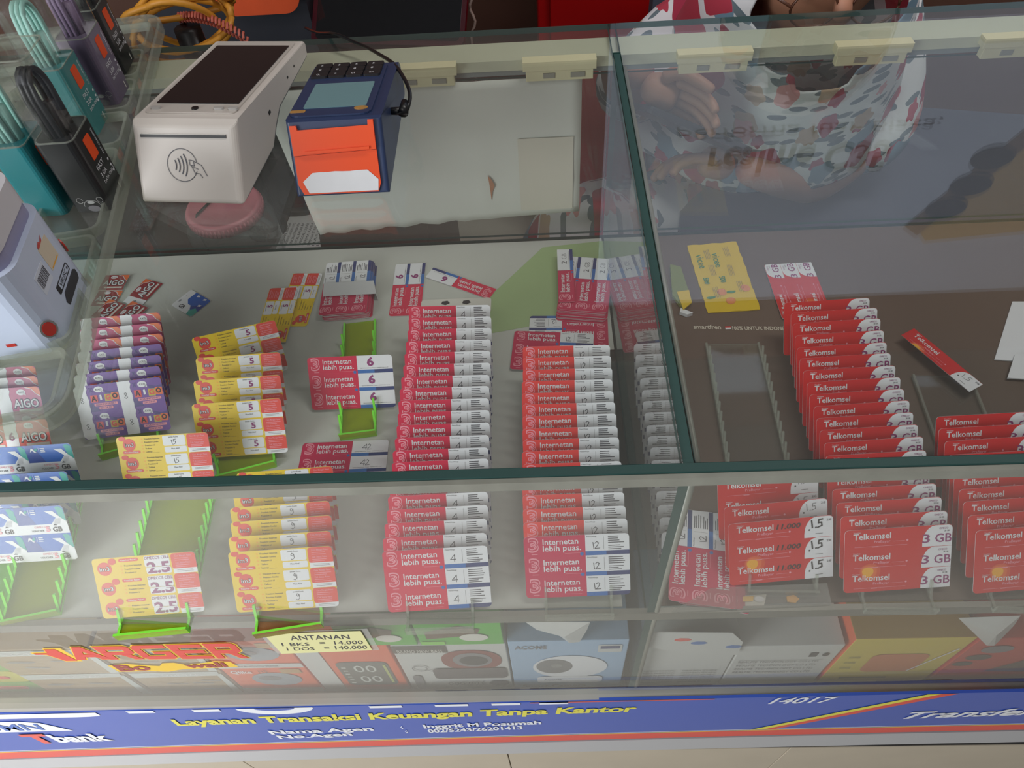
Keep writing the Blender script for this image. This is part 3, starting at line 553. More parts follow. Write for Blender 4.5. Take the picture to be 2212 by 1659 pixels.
tr_ = zoomed([(1695, 1090), (1710, 1160), (1745, 1235)], 2.724, 1400, 500) + [(2048, 983)] + zoomed([(1765, 40), (1790, 80), (1820, 160), (1845, 235), (1875, 318), (1920, 410)], 2.793, 1420, 1000)
column('t3', tr_, (R_(1.5), R_(3.4)), 'bright red 3 GB voucher sheet, # in the rightmost column', 'bright red vouchers in the rightmost rack', rk='rightmost clear toothed rack, rear half empty, with red vouchers in front', bext=0.115)
column('t15', zoomed([(360, 105), (400, 268), (425, 370)], 2.793, 1420, 1000), (R_(4), R_(4.5)), 'bright red voucher sheet marked 1.5, # near the divider', 'red vouchers marked 1.5', kinds=['t15', 't15', 't15b'])
f_ = at(1690, 1262, z=0.0086); b_ = at(1585, 745, z=0.0086); rack(f_, b_, 0.056, [0.0118 * i for i in range(34)], 'mostly empty clear toothed rack between the divider and the long red voucher column', CLEARP, CLEARE, ext=(0.006, 0.006))
# yellow columns
column('i9', [(510, 1022)] + zoomed([(1265, 95), (1240, 212), (1243, 325), (1228, 445), (1225, 565)], 3.687, 160, 1040), (R_(3), R_(2.7)), 'yellow and red voucher sheet with a handwritten 9, # of its column', 'yellow vouchers priced 9 in the front rack', rk='amber toothed rack with green edge under the yellow vouchers priced 9', label=(AMB, NEONE))
column('i5', zoomed([(1222, 625), (1250, 752), (1236, 898), (1225, 1048)], 2.962, 0, 520), (R_(3), R_(3)), 'yellow and red voucher sheet stamped with a purple 5, # of four', 'yellow vouchers stamped 5', jit=0.0, rk='green toothed acrylic rack under the yellow vouchers stamped 5', label=(NEON, NEONE), kinds=['i5'] * 4)
bpy.data.objects  # rearmost yellow sheet leans askew
for o in bpy.data.objects:
    if o.get('label', '').startswith('yellow and red voucher sheet stamped with a purple 5, rearmost'): 
        P = at(413, 731, z=TOPZ); ya = R_(15); t = R_(50); X = Vector((math.cos(ya), math.sin(ya), 0)); Yc = Vector((-math.sin(ya) * math.cos(t), math.cos(ya) * math.cos(t), math.sin(t)))
        o.location = P + X * CW / 2000 - Yc * CH / 1000; o.rotation_euler = (t, 0, ya)
B15 = stand('i15', 250, 945, R_(2), 'yellow and red voucher sheet with a handwritten 15 beside the purple vouchers', None, topz=0.054)
B25 = stand('i25', 197, 1208, R_(3.4), 'yellow voucher sheet stamped 2.5 in large purple figures at the front left', None)
rack(B25, (B15.x + 0.008, B15.y + 0.01), 0.060, [0.0118 * i for i in range(13)], 'green toothed acrylic rack, middle part empty, under the yellow sheet stamped 2.5', NEON, NEONE, ext=(0.014, 0.004))
# purple, magenta and red vouchers
ax = zoomed([(1022, 457), (1028, 523), (1035, 592), (1030, 658), (1025, 728), (1020, 800), (1025, 870)], 2.962, 0, 520)
column('a8', ax, (R_(4), R_(6.5)), 'two-by-two voucher sheet in magenta or purple, # beside the tray', 'magenta and purple vouchers', side='R', kinds=['am'] * 3 + ['a8'] * 4, rk='green toothed acrylic rack under the purple and magenta vouchers', label=(NEON, NEONE), jit=0.002)
for o in bpy.data.objects:
    l = o.get('label', '')
    if l.startswith('two-by-two'): o['label'] = l.replace('in magenta or purple', 'in magenta and orange' if any(k in l for k in ('rearmost', 'second', 'third')) else 'in purple')
column('a6', [(76, 790), (80, 812), (84, 834), (101, 905)], (R_(2), R_(2.4)), 'red orange voucher sheet stamped 6, # under the tray', 'red orange vouchers stamped 6', side='R', kinds=['am', 'am', 'am', 'a6'], rk='green toothed acrylic rack at the far left under the red orange vouchers', label=(NEON, NEONE), w=0.05)
xb = []
for i, (u, v) in enumerate([(152, 957), (143, 1017), (134, 1091)]):
    xb.append(stand('xl', u, v, R_(2.2), 'blue, teal and white 5 GB voucher sheet, %s of three at the left edge' % ('rearmost', 'middle', 'front')[i], 'blue 5 GB vouchers at the left edge', 'R', tilt=58, topz=0.054))
xf_, xk_ = at(120, 1345, z=0.004), at(184, 1035, z=0.01)
rack((xf_.x - 0.024, 0.016), (xk_.x - 0.024, xb[0].y), 0.048, [0.0125 * i for i in range(15)], 'green toothed acrylic rack at the left front under the blue vouchers', NEON, NEONE, ext=(0.006, 0.01))
# small neon rack with the 6 sheet
B6 = stand('v6', 663, 773, R_(0.6), 'crimson voucher sheet stamped with three purple sixes resting on the short green rack', None, topz=0.046)
rack(at(776, 938, z=0.0), at(779, 706, z=0.0), 0.036, [0.010 + 0.0155 * i for i in range(8)], 'short bright green acrylic rack standing empty behind the sheet of sixes', NEON, NEONE, ext=(0.004, 0.004), z=0.0012)
# flat-lying vouchers
def flat(kind, pTL, pTR, label, z=0.0016, group=None, parts=None, flip=0, sc=None):
    a = at(*pTL, z=z); c = at(*pTR, z=z); X = (c - a); X.z = 0; X.normalize(); ya = math.atan2(X.y, X.x)
    Yv = Vector((-X.y, X.x, 0)); B = a + X * CW / 2000 - Yv * CH / 1000; B.z = z
    return sheet(kind, B, (0, 0, ya), label, group, parts)
flat('v42', (655, 958), (845, 950), 'crimson voucher sheet with a handwritten 42 lying flat behind the front rim', parts=[0, 1, 2])
# pair of 6 turned a quarter, single 6 turned over
def flatq(kind, pBL, pTL, label, z=0.0016, group=None, parts=None):
    """sheet turned so that its text reads upwards: row tops face left"""
    a = at(*pBL, z=z); c = at(*pTL, z=z); X = (c - a); X.z = 0; X.normalize(); ya = math.atan2(X.y, X.x); Yv = Vector((-X.y, X.x, 0))
    B = a + X * CW / 2000 - Yv * CH / 1000; B.z = z
    return sheet(kind, B, (0, 0, ya), label, group, parts)
flatq('v6', (840, 684), (856, 565), 'pair of crimson vouchers stamped 6 lying turned sideways behind the centre column', parts=[0, 1])
B = at(995, 612, z=0.0016); r = sheet('v6', (0, 0, 0), (0, 0, R_(152)), 'single crimson voucher strip stamped 6 lying upside down at a slant behind the centre column', parts=[1]); ya = R_(152)
r.location = B - Vector((-math.sin(ya), math.cos(ya), 0)) * 0.027; r.location.z = 0.0016
# banded bundle
def pile(kind, n, pBL, pTL, lab, group, dz=0.00075, z0=0.0014, jit=0.0012, fan=(0, 0)):
    for i in range(n):
        last = i == n - 1; a = at(*pBL, z=0.0016 + n * dz); c = at(*pTL, z=0.0016 + n * dz); X = (c - a); X.z = 0; X.normalize(); ya = math.atan2(X.y, X.x); Yv = Vector((-X.y, X.x, 0))
        B = a + X * CW / 2000 - Yv * CH / 1000 + Vector((random.uniform(-jit, jit) + fan[0] * (n - 1 - i), random.uniform(-jit, jit) + fan[1] * (n - 1 - i), 0)); B.z = z0 + i * dz
        pos = 'topmost' if last else ('bottom one' if i == 0 else ORD[n - 1 - i] + ' from the top')
        sheet(kind, B, (0, 0, ya + random.uniform(-0.01, 0.01)), lab.replace('#', pos), group)
KINDS['v2h'] = KINDS['v12m']
pile('v12m', 12, (690, 680), (707, 567), 'crimson voucher sheet in the paper-banded bundle, #', 'banded bundle of vouchers', fan=(0.0003, -0.0002))
a = at(703, 640, z=0.012)
q = Mb(); bw = mat('white paper band', (206, 206, 208), 0.6)
P0, P1, P2, P3 = [at(u, v, z=0.0122) for u, v in ((698, 640), (700, 611), (806, 606), (812, 634))]
q.prism([tuple(P0[:2]), tuple(P3[:2]), tuple(P2[:2]), tuple(P1[:2])], 0.0118, 0.0122, bw)
for A_, B_ in ((P2, P3), (P0, P1)):
    s = 0.0004 if A_ is P2 else -0.0004
    q.hexa([(A_.x, A_.y, 0.0015), (A_.x + s, A_.y, 0.0015), (B_.x + s, B_.y, 0.0015), (B_.x, B_.y, 0.0015)], [(A_.x, A_.y, 0.0122), (A_.x + s, A_.y, 0.0122), (B_.x + s, B_.y, 0.0122), (B_.x, B_.y, 0.0122)], bw)
q.obj('paper_band', label='white paper band wrapped around the bundle of crimson vouchers', cat='paper band')
pile('v2', 11, (1205, 668), (1228, 524), 'crimson 2 GB voucher sheet piled by the divider, #', 'pile of 2 GB vouchers', dz=0.0009, fan=(-0.0002, -0.0008))
r = sheet('v2', (0, 0, 0), (0, 0, R_(89)), 'single crimson 2 GB voucher strip on the left of the pile against the divider', parts=[1]); B = at(1222, 595, z=0.0125); r.location = (B.x + 0.027, B.y, 0.0125)
# sheets behind the 12 column
flat('v12m', (1112, 715), (1298, 722), 'dark crimson voucher sheet priced 12 lying flat behind the coral column', z=0.0040)
r = sheet('v12m', (0, 0, 0), (0, 0, R_(177)), 'upside-down crimson voucher sheet lying flat behind the dark crimson sheet', parts=[0, 1, 2]); B = at(1230, 712, z=0.0016); r.location = (B.x, B.y + 0.020, 0.0016)
# white sheet behind column 4
q = Mb(0.001); q.prism(rrect(-40, -12, 40, 12, 4), 0, 0.5, offw, offw)
for x in (-16, 8): q.poly([(x, 8), (x + 6, 9), (x + 9, 5), (x + 4, 2), (x - 1, 4)], 0.6, ink)
B = at(985, 662, z=0.0016); q.obj('voucher_piece', label='face-down white voucher strip with black blots behind the centre column', cat='voucher', loc=(B.x, B.y, 0.0016))
# yellow quarter-turned vouchers at the back
flatq('i5', (630, 703), (668, 583), 'pair of yellow vouchers stamped 5 lying sideways at the back of the shelf', parts=[1, 2], z=0.0016)
flatq('i5', (548, 742), (576, 648), 'lower pair of orange and yellow vouchers stamped 5 lying sideways', parts=[0, 1], z=0.0034)
for r in [o for o in bpy.data.objects if o.get('label', '').startswith('pair of yellow vouchers stamped 5')]: r.location = Vector(r.location) - Vector((0.036, 0.0, 0))
# blue 9 GB piece
q = Mb(0.001); q.prism(rrect(-18, -15, 18, 15, 2), 0, 0.4, wht, wht); q.poly([(-8, 15), (16, 15), (18, 13), (18, -6), (8, -9), (2, -2), (-8, 8)][:7], 0.5, blud)
q.poly([(-8, 15), (-8, 2), (-2, -3), (6, -3), (12, 4), (18, 4), (18, 13), (16, 15)], 0.52, blu); q.poly([(18, -6), (18, -13), (16, -15), (9, -15), (7, -9), (12, -3)], 0.55, teal)
for x, y in ((-2, 10), (9, 10), (11, 0)): q.poly([(x, y), (x + 3.5, y + 1.5), (x + 3.2, y + 4), (x - .6, y + 2.8)], 0.62, wht)
q.text('VOUCHER', -15, 6, 1.4, 0.6, ink, w=1.4, rot=R_(-90)); q.text('GB', -9, -12, 5.4, 0.6, ink, w=8, bold=.02); q.text('9', -16, -7, 4.5, 0.6, pencil, w=3, shear=0.2)
B = at(413, 655, z=0.0016); o = q.obj('voucher_piece', label='torn blue and white 9 GB voucher lying askew at the back left', cat='voucher', loc=(B.x, B.y, 0.0016)); o.rotation_euler = (0, 0, R_(-35))
# loose red vouchers at the back left
def loose(label, u, v, deg, tail=False, z=0.0016):
    q = Mb(0.001); q.prism(rrect(-15, -13, 15, 13, 0.5), 0, 0.4, offw, offw); q.poly(rrect(-15, -13, 15, 13, 0.5), 0.48, dred)
    q.poly([(4, 13), (8, 11), (10, 7), (15, 3), (15, 13)], 0.5, org); q.stroke([(2, 12.6), (8, 10.6), (11, 6), (15, 3)], 0.6, 0.55, wht)
    q.poly(ell(-3, 9, 4.2, 2.5, 12), 0.56, wht); q.text('AXIS', -6, 8.2, 1.6, 0.62, dred, w=6)
    q.text('AIGO', -13.5, -4.6, 8.6, 0.56, ink, w=27, bold=0.07); q.text('AIGO', -12.8, -4.2, 7.9, 0.62, wht, w=25.6, bold=0.02); q.poly(rrect(-9, -9.6, 13, -7), 0.56, offw)
    if tail: q.poly([(-15, -13), (-15, 13)] + [(-27 + (i % 2) * 1.2, 13 - i * 3.7) for i in range(8)], 0.45, wht); q.text('8', -22, -2, 4, .55, pencil, w=3, shear=.2)
    B = at(u, v, z=0.0016); o = q.obj('voucher_piece', label=label, cat='voucher', loc=(B.x, B.y, z), group='loose red vouchers at the back left'); o.rotation_euler = (0, 0, R_(deg))
loose('loose dark red voucher, rearmost of the upright row beside the tray', 248, 613, -2, z=0.0032)
loose('loose dark red voucher with a white tail, rightmost and turned sideways', 316, 626, 68, True)
loose('loose dark red voucher, second of the row beside the tray', 231, 645, -4)
loose('loose dark red voucher turned sideways right behind the magenta sheets', 236, 672, 66, z=0.0024)
loose('loose dark red voucher half hidden behind the rear magenta sheet', 284, 678, 62, z=0.0030)
# right compartment: sheets at divider, flat pieces
pile('v12m', 6, (1446, 1296), (1452, 1110), 'crimson 12 voucher sheet lying sideways right of the divider, #', 'sideways 12 vouchers by the divider', dz=0.0012, fan=(0.0022, -0.0003))
q = Mb(); pm = clear('clear pouch', (0.93, 0.92, 0.9), 0.08, 0.16)
P = [at(u, v, z=0.006) for u, v in ((1452, 1322), (1795, 1306), (1785, 1262), (1535, 1272))]
q.prism([tuple(p[:2]) for p in P], 0.002, 0.008, pm)
pch = q.obj('pouch', label='small clear plastic pouch with a gold chip in front of the 1.5 vouchers', cat='pouch')
q = Mb(); P = [at(u, v, z=0.004) for u, v in ((1560, 1314), (1650, 1310), (1656, 1284), (1572, 1288))]; q.prism([tuple(p[:2]) for p in P], 0.003, 0.0042, offw)
P = [at(u, v, z=0.0045) for u, v in ((1570, 1302), (1626, 1299), (1628, 1288), (1574, 1291))]; q.prism([tuple(p[:2]) for p in P], 0.0043, 0.005, mat('gold contacts', (190, 150, 60), 0.3, 0.7)); 
P = at(1640, 1294, z=0.005); q.poly(ell(P.x, P.y, 0.004, 0.0025), 0.0052, wht); P = at(1712, 1294, z=0.004); q.prism(ell(P.x, P.y, 0.0055, 0.0035, 5), 0.003, 0.0045, gold)
q.obj('gold_chip', pch)
# yellow sachets
def sachet(label, quad, rows=2, word='vicee'):
    q = Mb(); ym = mat('yellow foil', (222, 186, 20), 0.35); P = [at(u, v, z=0.003) for u, v in quad]; n = 14
    def bl(s, t): 
        a = P[0].lerp(P[1], s); c = P[3].lerp(P[2], s); return a.lerp(c, t)
    nx, ny = 12, 12; V = []; top = []
    for j in range(ny + 1):
        for i in range(nx + 1):
            p = bl(i / nx, j / ny); e = min(i, nx - i) / nx * min(j, ny - j) / ny
            p = p + Vector((0.0008 * (j % 2) * (1 if i == nx else (-1 if i == 0 else 0)), 0, 0)); top.append((p.x, p.y, 0.0026 + 0.004 * e * (1 if (i * 2 // nx) % 2 == 0 else 0.9) + 0.0006 * math.sin(i * 1.3 + j)))
    F = [(j * (nx + 1) + i, (j + 1) * (nx + 1) + i, (j + 1) * (nx + 1) + i + 1, j * (nx + 1) + i + 1) for j in range(ny) for i in range(nx)]
    q.add(top, F, ym, True); q.add([(x, y, 0.0016) for x, y, z in top], [f[::-1] for f in F], ym)
    per = [i for i in range(nx + 1)] + [(j) * (nx + 1) + nx for j in range(1, ny + 1)] + [ny * (nx + 1) + i for i in range(nx - 1, -1, -1)] + [j * (nx + 1) for j in range(ny - 1, 0, -1)]
    b0 = [top[i] for i in per]; q.add(b0 + [(x, y, 0.0016) for x, y, z in b0], [(i, (i + 1) % len(per), len(per) + (i + 1) % len(per), len(per) + i) for i in range(len(per))], ym)
    o = q.obj('sachet', label=label, cat='sachet')
    g = Mb(); gm = mat('leaf green print', (60, 130, 60), 0.5); d1 = (P[3] - P[0]); ang = math.atan2(d1.y, d1.x)
    for s in (0.1, 0.42):
        a = bl(s, 0.16); g.text(word, a.x, a.y, 0.0085, 0, gm, w=0.024, bold=0.01, rot=ang); a = bl(s, 0.52); g.text('500', a.x, a.y, 0.006, 0, gm, w=0.010, bold=0.03, rot=ang)
    for s, t in ((0.28, 0.1), (0.28, 0.34), (0.68, 0.08), (0.64, 0.36), (0.22, 0.66), (0.72, 0.6)):
        for k in range(4): a = bl(s + 0.03 * k, t); g.text('x' * 16, a.x, a.y, 0.0012, 0, pencil, w=0.017, rot=ang)
    for s, t in ((0.38, 0.74), (0.5, 0.86), (0.86, 0.7)): a = bl(s, t); g.poly(ell(a.x, a.y, 0.0052), 0, mat('peach print', (226, 140, 80), 0.5))
    for s, t in ((0.56, 0.74), (0.14, 0.8)): a = bl(s, t); g.poly(ell(a.x, a.y, 0.005, 0.002), 0, gm)
    def hz(x, y):
        best = min(top, key=lambda p: (p[0] - x) ** 2 + (p[1] - y) ** 2); return best[2] + 0.0007
    g.v = [(x, y, hz(x, y)) for x, y, z in g.v]; g.obj('print', o)
sachet('bright yellow foil sachet sheet with green lettering at the back of the right shelf', [(1485, 530), (1590, 521), (1642, 668), (1530, 675)])
q = Mb(); a = [(1447, 575), (1470, 580), (1494, 655), (1476, 672), (1452, 640)]; P = [at(u, v, z=0.003) for u, v in a]; q.prism([tuple(p[:2]) for p in P], 0.0016, 0.006, mat('olive sachet foil', (120, 130, 60), 0.35)); 
P = [at(u, v, z=0.0062) for u, v in [(1462, 632), (1488, 628), (1494, 655), (1476, 670)]]; q.prism([tuple(p[:2]) for p in P], 0.0061, 0.0075, mat('yellow foil', (222, 186, 20), 0.35)); P = [at(u, v, z=0.004) for u, v in [(1470, 668), (1497, 678), (1484, 682), (1468, 676)]]; q.prism([tuple(p[:2]) for p in P], 0.0016, 0.006, wht)
q.obj('sachet', label='small olive and yellow sachet tucked against the divider', cat='sachet', bevel=0.0008)
# quarter-turned red 3 GB sheets
flatq('t3', (1690, 690), (1648, 568), 'bright red 3 GB voucher sheet lying sideways behind the long red column', z=0.003)
q = None
r = sheet('t15', (0, 0, 0), (0, 0, R_(-62)), 'single red and white voucher strip lying at a slant in the empty rightmost rack', parts=[1]); B = at(2032, 776, z=0.012); ya = R_(-62)
r.location = B - Vector((-math.sin(ya), math.cos(ya), 0)) * 0.027; r.location.z = 0.012
q = Mb(); P = [at(u, v, z=0.03) for u, v in [(2176, 738), (2240, 742), (2260, 612), (2214, 612)]]; q.hexa([(p.x, p.y, 0.0016) for p in P], [(p.x, p.y, 0.003) for p in P], wht); P = [at(u, v, z=0.02) for u, v in [(2192, 796), (2260, 800), (2260, 745), (2208, 745)]]; q.hexa([(p.x, p.y, 0.004) for p in P], [(p.x, p.y, 0.0055) for p in P], wht)
q.obj('folded_paper', label='folded white paper cut off by the right picture edge', cat='paper')
# ================================================================ helpers for prints on slanted faces
def onface(mb, O, U, V):
    U = Vector(U).normalized(); V = Vector(V).normalized(); Nn = U.cross(V); O = Vector(O)
    mb.v = [tuple(O + U * x + V * y + Nn * z) for x, y, z in mb.v]; return mb
def ring(mb, outer, inner, z0, z1, m):
    n = len(outer); V = [(x, y, z) for z in (z0, z1) for x, y in outer] + [(x, y, z) for z in (z0, z1) for x, y in inner]
    F = []
    for i in range(n):
        j = (i + 1) % n; F += [(i, j, n + j, n + i), (2 * n + j, 2 * n + i, 3 * n + i, 3 * n + j), (n + i, n + j, 3 * n + j, 3 * n + i), (j, i, 2 * n + i, 2 * n + j)]
    mb.add(V, F, m)
# ================================================================ white payment terminal
pw = mat('warm white plastic', (214, 206, 198), 0.4, noise=0.02, scale=30); pgry = mat('grey shell plastic', (120, 120, 122), 0.45); scr = mat('dark screen glass', (18, 18, 22), 0.06, spec=0.6)
T = thing('payment_terminal', 'white handheld payment terminal with dark screen and contactless symbol on the glass top', 'terminal', (-0.2865, 0.272, HT + TG), (0, 0, R_(-6)))
w = 0.087; tz = -TG
prof = [(-0.0075, 0.0), (0.026, 0.0535 + tz), (0.034, 0.0555 + tz), (0.198, 0.034 + tz), (0.201, 0.030 + tz), (0.198, 0.020 + tz), (0.110, 0.017), (0.092, 0.010), (0.075, 0.0)]
def shaped(prof, w, m, parent, r1, r2):
    q = Mb(); q.prism(prof, 0.0, w, m, axis='x'); me = q.mesh('housing'); bm = bmesh.new(); bm.from_mesh(me); bmesh.ops.remove_doubles(bm, verts=bm.verts, dist=1e-6)
    y0 = min(v.co.y for v in bm.verts); es = []
    for e in bm.edges:
        a, b = e.verts[0].co, e.verts[1].co
        if min(a.y, b.y) < y0 + 1e-4 and max(a.z, b.z) > 0.01 : es.append(e)
        elif a.y < y0 + 1e-4 and b.y < y0 + 1e-4: es.append(e)
    bmesh.ops.bevel(bm, geom=es, offset=r1, segments=5, profile=0.5, affect='EDGES', clamp_overlap=True)
    for f in bm.faces: f.smooth = False
    bm.to_mesh(me); bm.free(); return link('housing', me, parent, bevel=r2)
shaped(prof, w, pw, T, 0.009, 0.0022)
q = Mb(); q.prism([(0.004, -0.0001), (0.074, -0.0001), (0.094, 0.0095), (0.112, 0.0165), (0.196, 0.017), (0.196, 0.019), (0.110, 0.0195), (0.090, 0.013), (0.072, 0.004), (0.004, 0.004)], 0.002, w - 0.0004, pgry, axis='x'); q.obj('lower_shell', T, bevel=0.001)
U = Vector((1, 0, 0)); Vt = Vector((0, 0.164, -0.0215)).normalized(); Ot = Vector((0, 0.034, 0.0555 + tz))
q = Mb(); q.prism(rrect(0.0055, 0.008, w - 0.0055, 0.160, 0.004), 0.0002, 0.0012, mat('bezel plastic', (196, 188, 180), 0.35)); onface(q, Ot, U, Vt).obj('bezel', T)
q = Mb(); q.prism(rrect(0.009, 0.024, w - 0.008, 0.149, 0.001), 0.0012, 0.0018, scr); onface(q, Ot, U, Vt).obj('screen', T)
for bx in (0.009, 0.062, 0.074):
    q = Mb(); q.prism(rrect(bx, 0.0125, bx + 0.0085, 0.0165, 0.002), 0.001, 0.0028, mat('button plastic', (176, 172, 168), 0.4)); onface(q, Ot, U, Vt).obj('button', T)
q = Mb(); q.prism(ell(0.046, 0.0148, 0.0028, n=14), 0.001, 0.0022, blk); onface(q, Ot, U, Vt).obj('camera_lens', T)
Vf = Vector((0, 0.0335, 0.0535 + tz)).normalized(); Of = Vector((0, -0.0075, 0.0)); Lf = 0.0606
q = Mb(); q.prism(rrect(0.008, Lf - 0.0085, w - 0.008, Lf - 0.0062), 0.0001, 0.0006, blk); q.prism(rrect(0.008, Lf - 0.0062, w - 0.008, Lf - 0.0057), 0.0001, 0.0010, mat('cutter metal', (150, 146, 140), 0.35, 0.6)); onface(q, Of, U, Vf).obj('paper_slot', T)
q = Mb(); pk = mat('symbol grey', (88, 88, 96), 0.5); cx, cy, r = 0.040, 0.0315, 0.0125
pts = ell(cx, cy, r, n=40, a0=12, a1=338); q.stroke(pts[:1] + pts[1:], 0.0005, 0.0004, pk); 
for k in range(4):
    a = ell(cx - 0.013, cy, 0.008 + k * 0.0030, n=8, a0=-26 - k, a1=26 + k); q.stroke(a, 0.0009, 0.0004, pk)
q.stroke([(cx + .006, cy + .004), (cx + .0095, cy + .0035), (cx + .010, cy - .0005), (cx + .0065, cy), (cx + .006, cy + .004)], .0005, .0004, pk)
q.stroke([(cx + .010, cy + .003), (cx + .016, cy), (cx + .020, cy - .008)], .0005, .0004, pk); q.stroke([(cx + .0075, cy - .0005), (cx + .010, cy - .006), (cx + .014, cy - .0065), (cx + .016, cy - .0095)], .0005, .0004, pk); q.stroke([(cx + .009, cy - .0015), (cx + .013, cy - .003)], .0005, .0004, pk)
onface(q, Of, U, Vf).obj('contactless_symbol', T)
for yy, zz, s in ((0.085, 0.024, 0.0022), (0.140, 0.026, 0.0012), (0.160, 0.026, 0.001)):
    q = Mb(); q.prism([(yy, zz), (yy + 2 * s, zz), (yy + 2 * s, zz + 1.3 * s), (yy, zz + 1.3 * s)], w - 0.001, w + 0.0004, blk, axis='x'); q.obj('side_port', T)
# ================================================================ blue and orange payment terminal
pb = mat('navy blue plastic', (44, 58, 92), 0.4, noise=0.04, scale=25); po = mat('orange plastic', (230, 76, 22), 0.35, noise=0.04, scale=12)
T = thing('payment_terminal', 'blue payment terminal with orange front cover, torn paper and black keys', 'terminal', (-0.1585, 0.2715, HT + TG), (0, 0, R_(0.5)))
w = 0.0752
prof = [(-0.0075, 0.0), (0.0205, 0.0500), (0.024, 0.0535 + tz), (0.139, 0.0345 + tz), (0.144, 0.029 + tz), (0.144, 0.004), (0.140, 0.0)]
shaped(prof, w, pb, T, 0.005, 0.002)
Vt = Vector((0, 0.115, -0.019)).normalized(); Ot = Vector((0, 0.024, 0.0535 + tz))
q = Mb(); q.prism(rrect(0.0015, 0.002, 0.0665, 0.115, 0.008), 0.0001, 0.0014, pb); onface(q, Ot, U, Vt).obj('top_cover', T)
q = Mb(); q.prism(rrect(0.0105, 0.016, 0.0610, 0.068, 0.002), 0.0014, 0.0018, mat('display glass', (112, 150, 156), 0.08, spec=0.6)); onface(q, Ot, U, Vt).obj('screen', T)
km = mat('black key rubber', (34, 32, 34), 0.5)
for i in range(4):
    for j in range(3):
        q = Mb(); x = 0.0035 + i * 0.0152; y = 0.081 + j * 0.0108; q.prism(rrect(x, y, x + 0.0142, y + 0.0100, 0.0015, 2), 0.0014, 0.0034, km); q.text(('0.', '*', 'cl', 'en')[i] if j == 0 else ('8', '5')[j - 1], x + 0.0045, y + 0.003, 0.0035, 0.0035, wht, bold=0.0); onface(q, Ot, U, Vt).obj('key', T)
gs = mat('worn gold sticker', (176, 130, 70), 0.5, noise=0.3, scale=300)
q = Mb(); q.prism(ell(0.0575, 0.0125, 0.0056, 0.0036, 16), 0.0014, 0.0018, gs); onface(q, Ot, U, Vt).obj('sticker', T, label='round worn gold sticker')
q = Mb(); q.prism(rrect(0.0015, 0.0085, 0.0135, 0.0130, 0.001, 2), 0.0014, 0.0018, gs); onface(q, Ot, U, Vt).obj('sticker', T, label='worn gold strip sticker')
Vf = Vector((0, 0.028, 0.0500)).normalized(); Of = Vector((0, -0.0075, 0.0)); Lf = 0.0573
q = Mb(); q.prism([(0.007, 0.0025), (0.067, 0.0025), (0.0695, 0.009), (0.0690, 0.0345), (0.0035, 0.0320), (0.0035, 0.010)], 0.0, 0.0016, po)
onface(q, Of + Vector((0, -0.0004, 0.0002)), U, Vf).obj('printer_cover', T, bevel=0.0006, label='orange printer cover')
q = Mb(); q.prism([(0.0035, 0.0323), (0.0690, 0.0348), (0.0690, Lf - 0.0005), (0.0648, Lf - 0.0005), (0.0645, Lf - 0.0045), (0.0090, Lf - 0.0060), (0.0085, Lf - 0.0025), (0.0035, Lf - 0.0025)], 0.0, 0.0026, po); q.prism([(0.012, 0.0335), (0.0640, 0.0352), (0.0640, 0.0372), (0.012, 0.0355)], 0.0026, 0.0042, po)
onface(q, Of + Vector((0, -0.0004, 0.0002)), U, Vf).obj('printer_lid', T, bevel=0.0006, label='orange paper lid')
q = Mb(); V = []
import random as _r
rr = _r.Random(4); top = [(0.0075, 0.0125), (0.016, 0.0190)] + [(0.016 + i * 0.006, 0.0196 + rr.uniform(-.0005, .0008)) for i in range(1, 7)] + [(0.060, 0.0196), (0.068, 0.012)]
q.prism([(0.0115, 0.0035), (0.067, 0.0035)] + top[::-1], 0.0017, 0.0021, mat('torn white paper', (214, 214, 216), 0.5, noise=0.05, scale=90)); onface(q, Of + Vector((0, -0.0004, 0.0002)), U, Vf).obj('torn_paper', T)
# plug and cable of the blue terminal
q = Mb(); P = at(838, 240, z=0.262); q.tube([(P.x - 0.001, P.y, 0.262), (P.x + 0.014, P.y - 0.001, 0.262)], [0.0028, 0.0036], blk, 10); q.tube([(P.x + 0.013, P.y - 0.004, 0.262), (P.x + 0.0135, P.y + 0.010, 0.2635)], [0.0045, 0.0032], blk, 10)
cab = []
for u, v, z in ((880, 236, 0.262), (887, 212, 0.265), (884, 190, 0.268), (868, 160, 0.268), (850, 135, 0.262), (820, 118, 0.252), (790, 100, 0.244), (765, 92, 0.241), (740, 78, 0.245), (712, 70, 0.243), (690, 74, 0.20), (660, 60, 0.12)): cab.append(tuple(at(u, v, z=z)))
sm = []
for i in range(len(cab) - 1):
    a, b2 = Vector(cab[i]), Vector(cab[i + 1]); sm += [a, a.lerp(b2, 0.5)]
sm.append(Vector(cab[-1])); sm2 = [sm[0]] + [(sm[i - 1] + sm[i] * 2 + sm[i + 1]) / 4 for i in range(1, len(sm) - 1)] + [sm[-1]]
cb = thing('power_cable', 'black power cable with an angled plug in the side of the blue terminal', 'cable', tuple(at(880, 236, z=0.2356)))
o = q.obj('plug', cb); o.location = -Vector(cb.location)
q = Mb(); q.tube(sm2, 0.0017, blk, 8); o = q.obj('cord', cb); o.location = -Vector(cb.location)
